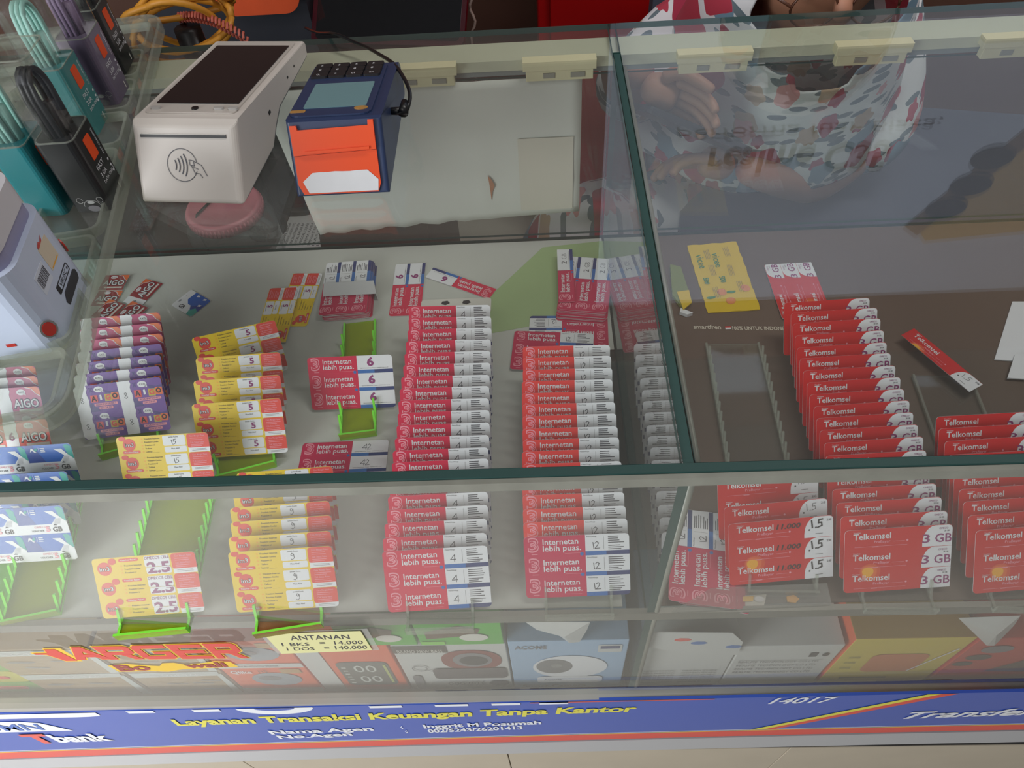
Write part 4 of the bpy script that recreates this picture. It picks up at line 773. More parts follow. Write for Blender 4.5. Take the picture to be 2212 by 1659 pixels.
# ================================================================ clear display tray with compartments
TA = R_(10.6); tray = thing('display_tray', 'clear plastic display tray with rounded square compartments on the left of the glass', 'tray', (-0.258, 0.042, HT + TG), (0, 0, TA))
tw, tl = 0.30, 0.545
q = Mb(); ring(q, rrect(-tw, 0, 0, tl, 0.022, 6), rrect(-tw + 0.003, 0.003, -0.003, tl - 0.003, 0.0195, 6), 0.0002, 0.013, CLEARE); q.obj('outer_rim', tray, bevel=0.0008)
q = Mb(); q.prism(rrect(-tw + 0.003, 0.003, -0.003, tl - 0.003, 0.019, 6), 0.0006, 0.0022, CLEARP); q.obj('tray_floor', tray)
q = Mb(); ring(q, rrect(-tw + .003, 0.003, -0.003, tl - 0.003, 0.0195, 6), rrect(-tw + 0.009, 0.009, -0.009, tl - 0.009, 0.015, 6), 0.012, 0.0135, CLEARP); q.obj('rim_shelf', tray)
for i in range(5):
    for j in range(9):
        q = Mb(); x1 = -0.011 - i * 0.057; y0 = 0.011 + j * 0.0585; q2 = rrect(x1 - 0.052, y0, x1, y0 + 0.0535, 0.009, 4); q3 = rrect(x1 - 0.0495, y0 + 0.0025, x1 - 0.0025, y0 + 0.051, 0.007, 4)
        ring(q, q2, q3, 0.0022, 0.0105, CLEARE); q.obj('compartment', tray)
# cable boxes standing in the tray
def cable_box(cx, cy, col, cabm, yaw, label, txt=wht, h=0.062, H=0.125, sx=0.030, sy=0.037, words=True):
    r = thing('cable_box', label, 'cable box', (cx, cy, HT + TG + 0.0024), (0, 0, yaw), 'packaged charging cables in the clear tray'); sm_ = mat('sleeve ' + label.split()[0], col, 0.28, noise=0.03)
    q = Mb(); q.prism(rrect(-sx / 2, -sy / 2, sx / 2, sy / 2, 0.005, 4), 0.0001, h, sm_); q.obj('card_sleeve', r)
    q = Mb(); n = rrect(-sx / 2 + .0004, -sy / 2 + .0004, sx / 2 - .0004, sy / 2 - .0004, 0.005, 4); k = len(n); q.add([(x, y, h) for x, y in n] + [(x, y, H) for x, y in n], [(i, (i + 1) % k, k + (i + 1) % k, k + i) for i in range(k)] + [tuple(range(k, 2 * k))], CLEARP)
    q.obj('clear_tube', r)
    q = Mb(); ring(q, [(x * 1.02, y * 1.02) for x, y in n], [(x * 0.95, y * 0.95) for x, y in n], h, h + 0.0008, CLEARE); q.obj('tube_edge', r); q = Mb(); ring(q, [(x * 1.02, y * 1.02) for x, y in n], [(x * 0.95, y * 0.95) for x, y in n], H - 0.0006, H + 0.0002, CLEARE); q.obj('tube_edge', r, kind=None)
    q = Mb()
    for k2, dx in enumerate((-0.004, 0.0, 0.004)):
        pts = [(dx, -0.010 + 0.0005 * k2, h)] + [(dx, -0.011 * math.cos(a * math.pi / 8), h + 0.030 + 0.018 * math.sin(a * math.pi / 8)) for a in range(9)] + [(dx, 0.010, h)]; q.tube(pts, 0.0021, cabm, 6)
    q.tube([(0.006, -0.004, h), (0.006, -0.004, h + 0.026)], 0.0042, cabm, 8); q.obj('coiled_cable', r)
    q = Mb(); om = mat('orange mark', (232, 78, 24), 0.4); q.prism(rrect(-0.006, h - 0.024, 0.005, h - 0.006, 0.0012, 2), 0, 0.0003, om); onface(q, (sx / 2, 0, 0), (0, 1, 0), (0, 0, 1)).obj('orange_mark', r)
    if words:
        q = Mb()
        for t, x, y, hh in (('FAST', -0.008, 0.030, 0.0042), ('3.0A', -0.008, 0.0235, 0.0042), ('DATA CABLE', -0.008, 0.0185, 0.0026)): q.text(t, x, y, hh, 0.0003, txt)
        for k2 in range(3): q.poly(ell(0.0115, 0.018 + k2 * 0.005, 0.0012, n=8), 0.0003, txt)
        q.text('FAST CHARGING', 0.0118, 0.034, 0.002, 0.0003, txt, rot=R_(90)); q.poly(rrect(0.007, 0.003, 0.0085, 0.009), 0.0003, offw); onface(q, (sx / 2, 0, 0), (0, 1, 0), (0, 0, 1)).obj('sleeve_print', r)
        q = Mb(); cm = mat('line drawing print', (170, 170, 168), 0.5)
        q.stroke(ell(0.002, 0.006, 0.0065, 0.0055, 14, 0, 180), .0004, .0003, cm); q.stroke(ell(-0.006, 0.0115, 0.0025, n=10), .0004, .0003, cm); q.stroke(ell(0.010, 0.0115, 0.0025, n=10), .0004, .0003, cm); q.poly(ell(0.002, 0.0035, 0.005, 0.003, 12), .0003, MATS['grey print']); q.poly(ell(0.002, 0.0095, 0.003, 0.0015, 10), .0003, cm)
        onface(q, (0, -sy / 2, 0), (1, 0, 0), (0, 0, 1)).obj('sleeve_print', r)
    return r
cbk = mat('black cable rubber', (26, 24, 26), 0.5); cte = mat('mint cable rubber', (150, 196, 186), 0.5); cli = mat('lilac cable rubber', (132, 112, 140), 0.5)
cable_box(-0.322, 0.273, (34, 34, 36), cbk, R_(2), 'black sleeved cable box standing in the compartment nearest the white terminal')
cable_box(-0.358, 0.270, (32, 112, 118), cte, R_(2), 'teal sleeved cable box left of the near black one', words=False)
cable_box(-0.373, 0.380, (60, 122, 122), cte, R_(3), 'green teal sleeved cable box in the middle of the tray')
cable_box(-0.3705, 0.432, (104, 92, 112), cli, R_(3), 'lilac sleeved cable box behind the green teal one')
cable_box(-0.383, 0.486, (30, 28, 32), cbk, R_(4), 'black sleeved cable box farthest back in the tray')
# ================================================================ white cube charger
A = thing('power_adapter', 'white and pale blue cube power adapter with red buttons standing in the tray', 'adapter', (-0.286, 0.106, HT + TG + 0.0024), (0, 0, R_(9)))
wb = mat('pale blue white plastic', (196, 206, 226), 0.28); wl_ = mat('light grey plastic', (206, 204, 208), 0.35); lv = mat('lavender grey plastic', (148, 146, 176), 0.4)
q = Mb(); q.prism(rrect(-0.085, 0, 0, 0.078, 0.016, 6), 0.0, 0.066, wb); q.obj('body', A, bevel=0.004)
q = Mb(); q.prism(rrect(-0.081, 0.004, -0.004, 0.074, 0.014, 6), 0.066, 0.076, lv); q.obj('neck', A, bevel=0.001)
q = Mb(); q.prism(rrect(-0.082, 0.003, -0.003, 0.075, 0.015, 6), 0.076, 0.094, wl_); q.obj('lid', A, bevel=0.004)
rb = mat('red button', (196, 52, 44), 0.25)
def side(mb): return onface(mb, (0, 0, 0), (0, 1, 0), (0, 0, 1))
q = Mb(); q.prism(ell(0, 0.030, 0.0038, 0.0055, 14), 0.0004, 0.0014, rb); onface(q, (-0.0045, 0.0735, 0), (-1, 1, 0), (0, 0, 1)).obj('button', A)
a_ = Vector((-0.0047, 0.0047, 0)); 
q = Mb(); q.prism(ell(0, 0.018, 0.0042, 0.0055, 16), 0.0002, 0.0014, rb); q2 = Mb(); ring(q2, ell(0, 0.018, 0.0056, 0.0070, 16), ell(0, 0.018, 0.0044, 0.0057, 16), 0.0002, 0.0010, silv)
for k, nm in ((q, 'button'), (q2, 'button_ring')): onface(k, (-0.0047 + .0002, 0.0047 - .0002, 0), (1, 1, 0), (0, 0, 1)).obj(nm, A)
q = Mb(); q.prism(rrect(-0.0335, 0.011, -0.0275, 0.0135), 0.0, 0.0004, rb); onface(q, (0, 0, 0), (1, 0, 0), (0, 0, 1)).obj('red_mark', A)
q = Mb(); ring(q, rrect(0.031, 0.022, 0.058, 0.0285, 0.0012, 2), rrect(0.0316, 0.0226, 0.0574, 0.0279, 0.0008, 2), 0.0, 0.0003, ink); q.text('VBUSC', 0.0375, 0.0237, 0.0032, 0.0003, ink, w=0.0155, bold=0.0, shear=0.2); q.poly(rrect(0.0316, 0.0226, 0.0355, 0.0279), 0.0003, ink); q.poly(ell(0.0553, 0.0252, 0.0009, n=8), 0.0004, ink); side(q).obj('port_print', A)
q = Mb(); q.prism([(0.033, 0.011), (0.060, 0.011), (0.0625, 0.014), (0.0625, 0.0175), (0.060, 0.0195), (0.036, 0.0195), (0.0315, 0.015)], 0.0, 0.0004, mat('dark port', (54, 50, 58), 0.3)); side(q).obj('port', A)
q = Mb(); q.prism(rrect(0.018, 0.034, 0.036, 0.049, 0.001), 0, 0.0002, mat('clear sticker', (210, 216, 228), 0.3)); rr = _r.Random(3); x = 0.0195
while x < 0.0345:
    ww = rr.choice((0.0003, 0.0005, 0.0009)); q.poly(rrect(x, 0.038, x + ww, 0.0465), 0.0003, pencil); x += ww + rr.choice((0.0004, 0.0007))
side(q).obj('barcode_sticker', A)
q = Mb(); q.prism(rrect(0.040, 0.036, 0.057, 0.054, 0.0005), 0, 0.0002, mat('beige sticker', (214, 200, 176), 0.4)); q.poly(rrect(0.042, 0.0365, 0.055, 0.0375), 0.0003, gold); q.poly([(0.041, 0.0555), (0.045, 0.057), (0.047, 0.0555), (0.052, 0.0575), (0.050, 0.0545), (0.041, 0.0535)], 0.0003, rb); side(q).obj('beige_sticker', A, label='beige sticker with a red mark')
# ================================================================ paper on the back door, jar, receipt, back desk
q = Mb(); pm_ = mat('creased white paper', (206, 208, 200), 0.6, noise=0.04, scale=9); nx, ny = 30, 18; xa, xb_, za, zt = -0.245, 0.084, 0.026, 0.207
V = []; rr = _r.Random(9)
for j in range(ny + 1):
    for i in range(nx + 1):
        s, t = i / nx, j / ny; x = xa + (xb_ - xa) * s; lo = 0.019 + 0.020 * s ** 0.8 + (0.002 * math.sin(i * 1.7) if s < .6 else 0); z = lo + (zt - lo) * t
        V.append((x + 0.015 * (1 - t) * (1 - s), D + 0.0035 - 0.0012 * abs(math.sin(t * 9 + 0.6 * s)) - 0.001 * math.exp(-((s - .66) / .03) ** 2), z))
q.add(V, [(j * (nx + 1) + i, j * (nx + 1) + i + 1, (j + 1) * (nx + 1) + i + 1, (j + 1) * (nx + 1) + i) for j in range(ny) for i in range(nx)], pm_, True)
o = q.obj('paper_sheet', label='large creased white paper taped inside the back glass door of the left compartment', cat='paper'); md = o.modifiers.new('s', 'SOLIDIFY'); md.thickness = 0.0003
q = Mb(); q.prism([(0.0, 0), (0.002, 0.012), (0.005, 0.020), (0.002, 0.028), (-0.002, 0.034), (-0.001, 0.024), (-0.0005, 0.012)], 0, 0.0004, mat('tear brown', (170, 120, 90), 0.7)); ob = onface(q, (0, 0, 0), (1, 0, 0), (0, 0, 1)).obj('torn_edge', o); ob.location = at(1062, 432, y=D + 0.0012)
q = Mb(); q.prism(rrect(-0.06, 0, 0.0, 0.095), 0, 0.0004, mat('aged paper', (202, 198, 184), 0.7)); ob = onface(q, (0, 0, 0), (1, 0, 0), (0, 0, 1)).obj('aged_patch', o); ob.location = (0.076, D + 0.0014, 0.045)
dk = mat('dark desk wood', (58, 40, 34), 0.45, noise=0.25, scale=7)
dsk = thing('desk', 'dark brown desk behind the left half of the display counter', 'desk', (-0.55, 0.8, -0.75))
q = Mb(); q.box((-0.6, -0.29, 0.60), (0.42, 0.35, 0.63), dk); q.obj('desk_top', dsk, bevel=0.002)
for sx in (-0.58, 0.36):
    q = Mb(); q.box((sx, -0.27, 0.0), (sx + 0.04, 0.33, 0.60), dk); q.obj('side_panel', dsk)
ZD = -0.12
jp = mat('pink lid plastic', (206, 120, 132), 0.4); gj = clear('jar glass', (0.90, 0.92, 0.92), 0.14, 0.10)
J = at(484, 448, z=-0.028)
jar = thing('jar', 'round clear jar with a pink ribbed lid behind the counter below the white terminal', 'jar', (J.x, J.y, ZD + 0.0005))
R0 = 0.051
q = Mb(); q.lathe([(0, 0.0), (R0 * 1.05, 0.0), (R0 * 1.2, 0.01), (R0 * 1.2, 0.065), (R0 * 0.95, 0.078), (R0 * 0.92, 0.082)], gj, 40); q.obj('glass_body', jar)
q = Mb(); q.lathe([(0, 0.094), (R0 * 0.86, 0.094), (R0 * 0.9, 0.0965), (R0 * 0.98, 0.0965), (R0 * 1.02, 0.093), (R0 * 1.02, 0.080), (R0 * 0.98, 0.078)], jp, 48); q.obj('lid', jar)
q = Mb()
for k in range(56):
    a = k * math.pi * 2 / 56; c, sn = math.cos(a), math.sin(a); q.tube([(c * R0 * 1.02, sn * R0 * 1.02, 0.081), (c * R0 * 1.02, sn * R0 * 1.02, 0.092)], 0.0012, jp, 5)
q.obj('lid_ribs', jar, kind='stuff')
q = Mb(); q.tube([(-0.036, -0.024, 0.02), (-0.037, -0.026, 0.085), (-0.030, -0.022, 0.098), (-0.012, 0.02, 0.0985)], 0.0016, cbk, 6); q.obj('strap', jar, label='thin black strap over the lid')
q = Mb(); P = [at(u, v, z=ZD + 0.03) for u, v in ((560, 555), (690, 560), (672, 430), (632, 395))]
q.hexa([(p.x, p.y, ZD + 0.0005) for p in P], [(p.x, p.y, ZD + 0.001) for p in P], mat('receipt paper', (200, 196, 196), 0.6)); o = q.obj('receipt', label='white printed receipt lying on the desk right of the jar', cat='paper')
g = Mb(); d1 = P[3] - P[0]; ang = math.atan2(d1.y, d1.x)
for k in range(9): a = P[0].lerp(P[1], 0.08 + 0.08 * k) + d1 * 0.35; g.text(('TUKAN BIAGA', 'NOMOR AGEN 0172', 'RINCIAN TAGIHAN', 'TOTAL BAYAR RP', 'TANGGAL 12 JUNI', 'TERIMA KASIH', 'SIMPAN STRUK', 'HARGA', 'LUNAS')[k], a.x, a.y, 0.004, ZD + 0.0013, pencil, w=0.05, rot=ang)
g.obj('receipt_print', o)
# stand, cables and dark things on the desk
def atd(u, v, y): return at(u, v, y=y)
q = Mb(); a, b2 = at(404, 60, y=0.66), at(404, 130, y=0.66); q.tube([(a.x, 0.66, ZD + 0.002), (a.x, 0.66, a.z + 0.0)], [0.022, 0.016], blk, 12); q.lathe([(0, 0.0), (0.03, 0.0), (0.03, 0.006), (0.0, 0.012)], blk, 24, (a.x, 0.66, ZD + 0.0005)); q.obj('cable_stand', label='short black stand on the desk with yellow cable hung over it', cat='stand')
ycm = mat('yellow cable rubber', (206, 140, 44), 0.5); q = Mb()
for k, (cx_, cz_, rx, rz, ph) in enumerate(((0, 0, .060, .022, 0), (0.004, 0.004, .052, .030, .7), (-0.004, -0.014, .050, .034, 1.6), (0.002, 0.012, .058, .018, 2.4), (0.0, -0.006, .040, .040, 3.0))):
    pts = [(a.x + cx_ + rx * math.cos(t / 24 * 6.283), 0.655 + 0.03 * math.sin(t / 24 * 6.283 + ph), a.z + 0.012 + cz_ + rz * math.sin(t / 24 * 6.283)) for t in range(25)]; q.tube(pts, 0.0038, ycm, 7)
q.obj('yellow_cable', label='loosely coiled yellow cable hanging over the black stand at the back left', cat='cable')
q = Mb(); pc = mat('pink cord plastic', (196, 100, 84), 0.5); P0 = at(385, 38, y=0.68); P1 = at(533, 84, y=0.62); pts = []
for i in range(181):
    t = i / 180; p = P0.lerp(P1, t) + Vector((0, 0, 0.010 * math.sin(t * 3.14))); an = i / 180 * 20 * 6.283; pts.append((p.x + 0.001 * math.sin(an), p.y + 0.005 * math.cos(an), p.z + 0.005 * math.sin(an)))
q.tube(pts, 0.0016, pc, 5); q.obj('coiled_cord', label='thin pink coiled cord stretched behind the white terminal', cat='cord')
q = Mb(); a = at(548, -20, y=0.86); q.prism(rrect(a.x - 0.062, a.z - 0.034, a.x + 0.062, a.z + 0.04, 0.026, 6), 0.86, 0.89, mat('orange fabric', (208, 74, 24), 0.7, noise=0.08, scale=60), axis='y'); q.obj('orange_case', label='rounded orange case behind the counter at the top of the picture', cat='case', bevel=0.006)
q = Mb(); a = at(560, 60, y=0.84); q.prism(rrect(a.x - 0.18, ZD + 0.001, a.x + 0.06, a.z + 0.13, 0.02, 4), 0.90, 1.0, mat('dark navy fabric', (40, 40, 50), 0.8, noise=0.1, scale=20), axis='y'); q.obj('dark_bag', label='dark navy bag standing on the desk behind the orange case', cat='bag', bevel=0.01)
q = Mb(); a = at(545, 80, y=0.74); q.lathe([(0, 0), (0.052, 0.0), (0.056, 0.02), (0.052, 0.16), (0.040, 0.172), (0, 0.174)], mat('glossy black plastic', (20, 19, 21), 0.15), 32, (a.x, 0.74, ZD + 0.0005)); q.obj('canister', label='glossy black round canister on the desk under the orange case', cat='canister')
q = Mb(); a = at(670, 30, y=0.95); q.hexa([(a.x - 0.02, 1.05, ZD), (a.x + 0.02, 1.05, ZD), (a.x + 0.02, 1.08, ZD), (a.x - 0.02, 1.08, ZD)], [(a.x + 0.02, 1.05, 0.25), (a.x + 0.06, 1.05, 0.25), (a.x + 0.06, 1.08, 0.25), (a.x + 0.02, 1.08, 0.25)], dk); q.obj('wooden_post', label='slanting dark brown wooden post behind the counter', cat='post')
T2 = thing('tablet', 'dark red framed tablet lying tilted behind the counter', 'tablet', tuple(at(840, 40, y=0.86)), (R_(38), 0, R_(-8)))
q = Mb(); q.prism(rrect(-0.115, -0.04, 0.115, 0.12, 0.01), -0.006, 0.004, mat('dark maroon plastic', (58, 14, 24), 0.3)); q.obj('frame', T2, bevel=0.002); q = Mb(); q.prism(rrect(-0.108, -0.033, 0.108, 0.113, 0.006), 0.004, 0.0046, scr); q.obj('screen', T2)
st_ = Mb(); st_.box((-0.10, -0.035, -0.16), (0.10, 0.0, -0.0065), dk); st_.obj('stand', T2)
# red cabinet behind
rc = thing('red_cabinet', 'bright red painted cabinet behind the counter with thin white wires on it', 'cabinet', (0.35, 1.30, -0.75))
rm = mat('red paint', (176, 14, 16), 0.35, noise=0.12, scale=9)
q = Mb(); q.box((-0.30, 0.0, 0.0), (0.36, 0.22, 0.98), rm); q.obj('body', rc, bevel=0.003)
q = Mb(); q.box((-0.275, -0.012, 0.05), (0.03, -0.0005, 0.93), rm); q.obj('door', rc, bevel=0.002)
q = Mb(); q.box((0.035, -0.012, 0.05), (0.335, -0.0005, 0.93), rm); q.obj('door', rc, bevel=0.002)
wm = mat('white wire plastic', (196, 170, 160), 0.5)
for k, (u0, u1) in enumerate(((966, 974), (1022, 1020), (978, 984))):
    q = Mb(); P0 = at(u0, -30, y=1.28); P1 = at(u1, 70, y=1.28); pts = [P0.lerp(P1, i / 8) + Vector((0.006 * math.sin(i * 1.1 + k), 0, 0)) for i in range(9)]; q.tube(pts + [Vector((pts[-1].x, 1.28, -0.5))], 0.0028 if k < 2 else 0.005, wm if k < 2 else mat('tan wire', (120, 84, 66), 0.6), 6); q.obj('wire', label=('thin white wire, leftmost in front of the red cabinet', 'thin white wire curving in front of the red cabinet', 'thicker tan wire in front of the red cabinet')[k], cat='wire', group='wires by the red cabinet')
# ================================================================ poster high on the back wall (seen mirrored in the glass top)
po_ = thing('poster', 'blue grey phone poster on the back wall, seen mirrored in the right glass top', 'poster', (1.15, 1.30, 0.42))
q = Mb(); q.prism(rrect(-0.95, 0.0, 0.85, 1.01), 1.30, 1.31, mat('poster blue grey', (176, 188, 210), 0.55, noise=0.08, scale=1.5), axis='y'); q.v = [(x, y - 1.30, z) for x, y, z in q.v]; q.obj('panel', po_)
pdk = mat('poster black ink', (44, 44, 52), 0.5)
q = Mb(); q.text('realme C35', 0.454 - 1.15, 0.92 - 0.42, 0.072, 0.001, pdk, w=0.43, bold=0.03); onface(q, (0, 0, 0), (1, 0, 0), (0, 0, 1)).obj('lettering', po_)
q = Mb(); q.text('performa luar biasa,', 0.365 - 1.15, 0.865 - 0.42, 0.026, 0.001, pdk, w=0.61, bold=0.0, shear=0.2); onface(q, (0, 0, 0), (1, 0, 0), (0, 0, 1)).obj('lettering', po_)
q = Mb(); tan = mat('poster champagne', (176, 150, 104), 0.45); q.prism([(1.045 - 1.15, 1.20 - 0.42), (1.075 - 1.15, 1.235 - .42), (2.0 - 1.15, 1.16 - 0.42), (2.0 - 1.15, 0.50 - 0.42), (1.28 - 1.15, 0.80 - 0.42)], 0.0004, 0.002, tan)
q.prism([(1.0 - 1.15, 1.18 - .42), (1.045 - 1.15, 1.215 - .42), (1.29 - 1.15, 0.80 - .42), (1.25 - 1.15, 0.78 - .42)], 0.0003, 0.0024, mat('poster edge brown', (120, 104, 96), 0.4)); onface(q, (0, 0, 0), (1, 0, 0), (0, 0, 1)).obj('phone_picture', po_)
for u, v in ((2142, 342), (2096, 400), (2042, 450)):
    P = at(u, v, y=1.30); q = Mb(); q.prism(ell(P.x - 1.15, 2 * HT - P.z - 0.42, 0.052, 0.036, 24), 0.002, 0.0035, mat('poster lens', (70, 72, 78), 0.3)); onface(q, (0, 0, 0), (1, 0, 0), (0, 0, 1)).obj('lens_picture', po_)
# ================================================================ stickers on the front glass
SG = thing('cut_out_lettering', 'peeling red and yellow cut-out sticker lettering on the lower left front glass', 'sticker', (-0.33, -0.0030, -0.08))
rs = mat('sticker red', (214, 56, 44), 0.4); ys = mat('sticker yellow', (232, 190, 30), 0.4)
def gface(mb): return onface(mb, (0.33, 0, 0.08), (1, 0, 0), (0, 0, 1))
def quadtext(t, x0, x1, z0, h, m, bold, lift, dz=0.0, shear=0.0):
    q = Mb(); q.text(t, x0, z0, h, lift, m, w=x1 - x0, bold=bold, shear=shear); q.v = [(x, y + dz * (x - x0) / (x1 - x0), z) for x, y, z in q.v]; return q
BL = {'A': [[(0, 0), (.27, 0), (.62, 1), (.38, 1)], [(.38, 1), (.62, 1), (1, 0), (.73, 0)], [(.22, .2), (.78, .2), (.68, .42), (.32, .42)]],
 'R': [[(0, 0), (.24, 0), (.24, 1), (0, 1)], [(.1, .76), (.93, .76), (.97, .88), (.86, 1), (.1, 1)], [(.72, .45), (.95, .55), (.95, .9), (.72, .9)], [(.1, .36), (.80, .36), (.95, .5), (.9, .57), (.1, .57)], [(.48, .4), (.76, .4), (1, 0), (.74, 0)]],
 'G': [[(0, .14), (.24, .14), (.24, .86), (0, .86)], [(0, .8), (.14, 1), (1, 1), (1, .78), (.2, .76)], [(.12, 0), (.88, 0), (1, .12), (1, .24), (0, .24), (0, .12)], [(.76, .1), (1, .1), (1, .56), (.76, .56)], [(.48, .38), (1, .38), (1, .56), (.48, .56)]],
 'E': [[(0, 0), (.26, 0), (.26, 1), (0, 1)], [(.1, .78), (1, .78), (1, 1), (.1, 1)], [(.1, .4), (.94, .4), (.94, .6), (.1, .6)], [(.1, 0), (1, 0), (1, .22), (.1, .22)]]}
def grow(P, d):
    n = len(P); c = [sum(p[k] for p in P) / n for k in (0, 1)]; out = []
    ar = sum(P[i][0] * P[(i + 1) % n][1] - P[(i + 1) % n][0] * P[i][1] for i in range(n)); P = P if ar > 0 else P[::-1]
    for i in range(n):
        a, b, e = P[i - 1], P[i], P[(i + 1) % n]; n1 = (b[1] - a[1], a[0] - b[0]); n2 = (e[1] - b[1], b[0] - e[0]); l1 = math.hypot(*n1) or 1; l2 = math.hypot(*n2) or 1
        vx, vy = n1[0] / l1 + n2[0] / l2, n1[1] / l1 + n2[1] / l2; l = math.hypot(vx, vy) or 1; out.append((b[0] + vx / l * d * 1.3, b[1] + vy / l * d * 1.3))
    return out
for i, (ch, u0, u1) in enumerate((('A', 126, 203), ('R', 203, 277), ('G', 283, 355), ('E', 366, 436), ('R', 447, 515))):
    x0, x1 = at(u0, 1400, y=-0.003).x, at(u1, 1396, y=-0.003).x; z0 = -0.0655 - 0.0009 * i; z1 = -0.032 + 0.0007 * i
    for m, dd, lf, nm in ((ys, 0.0013, 0.0002, 'letter_outline'), (rs, 0.0, 0.0005, 'letter')):
        q = Mb()
        for k, P in enumerate(BL[ch]): q.poly(grow([(x0 + a * (x1 - x0), z0 + b * (z1 - z0)) for a, b in P], dd), lf + k * 0.00004, m)
        gface(q).obj(nm, SG)
q = Mb(); q.poly([(-0.431, -0.048), (-0.420, -0.052), (-0.412, -0.070), (-0.396, -0.070), (-0.398, -0.034), (-0.414, -0.034), (-0.417, -0.044), (-0.431, -0.044)], 0.0003, ys); q.poly([(-0.429, -0.050), (-0.419, -0.050), (-0.411, -0.068), (-0.4, -0.068), (-0.404, -0.036), (-0.414, -0.036), (-0.416, -0.046), (-0.429, -0.046)], 0.0005, rs); gface(q).obj('letter', SG, label='broken remainder of a peeled red letter')
q = Mb(); q.poly([(-0.378, -0.103), (-0.380, -0.084), (-0.36, -0.080), (-0.345, -0.085), (-0.332, -0.088), (-0.326, -0.080), (-0.315, -0.079), (-0.305, -0.086), (-0.285, -0.080), (-0.275, -0.076), (-0.262, -0.079), (-0.259, -0.094), (-0.285, -0.096), (-0.315, -0.099), (-0.331, -0.105), (-0.35, -0.102)], 0.0003, ys); gface(q).obj('yellow_backing', SG)
ds = mat('sticker maroon', (150, 44, 44), 0.4); gface(quadtext('Bo', -0.375, -0.343, -0.100, 0.017, ds, 0.04, 0.0006, 0.002)).obj('letter', SG); gface(quadtext('wali', -0.308, -0.268, -0.094, 0.013, ds, 0.04, 0.0006, 0.002)).obj('letter', SG)
N_ = thing('price_note', 'pale yellow handwritten price note taped on the lower front glass', 'note', (-0.16, -0.0038, -0.031))
q = Mb(); q.prism([(-0.047, -0.027), (0.036, -0.022), (0.036, 0.026), (-0.047, 0.023)], -0.0003, 0, mat('yellow note paper', (222, 218, 160), 0.7)); onface(q, (0, 0, 0), (1, 0, 0), (0, 0, 1)).obj('note_paper', N_)
q = Mb(); q.prism([(-0.052, -0.029), (0.042, -0.024), (0.042, 0.029), (-0.052, 0.025)], -0.0012, -0.0009, clear('clear tape', (0.93, 0.93, 0.9), 0.06, 0.2)); onface(q, (0, 0, 0), (1, 0, 0), (0, 0, 1)).obj('clear_tape', N_)
q = Mb()
for t, x, y, h, ww in (('ANTANAN', -0.028, 0.008, 0.011, 0.052), ('1 BKS', -0.040, -0.0065, 0.008, 0.025), ('=  14.000', -0.006, -0.005, 0.009, 0.038), ('1 DOS', -0.039, -0.0185, 0.008, 0.025), ('= 140.000', -0.005, -0.0175, 0.009, 0.038)): q.text(t, x, y, h, 0.0002, pencil, w=ww, bold=0.0, shear=0.15)
onface(q, (0, 0, 0), (1, 0, 0), (0, 0, 1)).obj('handwriting', N_)
# ================================================================ boxes on the lower shelf
YF = 0.014
def xat(u, v=1450, y=YF): return at(u, v, y=y).x
def carton(name, label, u0, u1, z0, z1, y, dep, mfront, mtop=None, mside=None, prints=(), cat='box', group=None, yaw=0.0, x0=None, x1=None):
    x0 = xat(u0, y=y) if x0 is None else x0; x1 = xat(u1, y=y) if x1 is None else x1; w = x1 - x0 - 0.002; h = z1 - z0
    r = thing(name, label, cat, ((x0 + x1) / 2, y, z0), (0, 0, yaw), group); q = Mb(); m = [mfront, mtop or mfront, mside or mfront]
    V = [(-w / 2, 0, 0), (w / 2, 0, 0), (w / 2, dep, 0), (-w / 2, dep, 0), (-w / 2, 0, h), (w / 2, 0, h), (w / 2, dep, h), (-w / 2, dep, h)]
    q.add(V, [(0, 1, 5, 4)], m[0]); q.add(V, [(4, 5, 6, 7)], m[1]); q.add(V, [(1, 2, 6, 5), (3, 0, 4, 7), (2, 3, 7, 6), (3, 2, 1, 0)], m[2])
    bm = bmesh.new(); me = q.mesh('carton'); bm.from_mesh(me); bmesh.ops.remove_doubles(bm, verts=bm.verts, dist=1e-6); bm.to_mesh(me); bm.free(); link('carton', me, r, bevel=0.0008)
    for pname, build in prints:
        p = Mb(); build(p, w, h); p.v = [(x - w / 2, -0.0006 - z, y2) for x, y2, z in p.v]; p.obj(pname, r)
    return r
Z0 = ZB
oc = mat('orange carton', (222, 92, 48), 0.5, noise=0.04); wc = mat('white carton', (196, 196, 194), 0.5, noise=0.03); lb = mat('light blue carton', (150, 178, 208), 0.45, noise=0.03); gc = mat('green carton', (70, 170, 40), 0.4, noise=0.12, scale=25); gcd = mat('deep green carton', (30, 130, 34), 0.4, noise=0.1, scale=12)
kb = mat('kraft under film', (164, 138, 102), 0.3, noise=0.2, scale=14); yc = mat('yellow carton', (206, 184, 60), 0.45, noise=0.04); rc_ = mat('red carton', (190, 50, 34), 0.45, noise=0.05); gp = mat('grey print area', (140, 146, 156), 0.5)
def pr_film(p, w, h):
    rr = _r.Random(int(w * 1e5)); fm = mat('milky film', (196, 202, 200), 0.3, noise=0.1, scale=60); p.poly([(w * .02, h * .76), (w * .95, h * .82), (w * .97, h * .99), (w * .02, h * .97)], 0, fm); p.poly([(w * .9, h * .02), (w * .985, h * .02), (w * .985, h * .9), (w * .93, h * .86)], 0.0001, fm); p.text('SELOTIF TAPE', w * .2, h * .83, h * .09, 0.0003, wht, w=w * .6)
    for k in range(4): x, y = rr.uniform(.1, .7) * w, rr.uniform(.15, .7) * h; p.poly([(x, y), (x + w * .22, y - h * .03), (x + w * .23, y), (x + w * .01, y + h * .03)], 0.0002, silv)
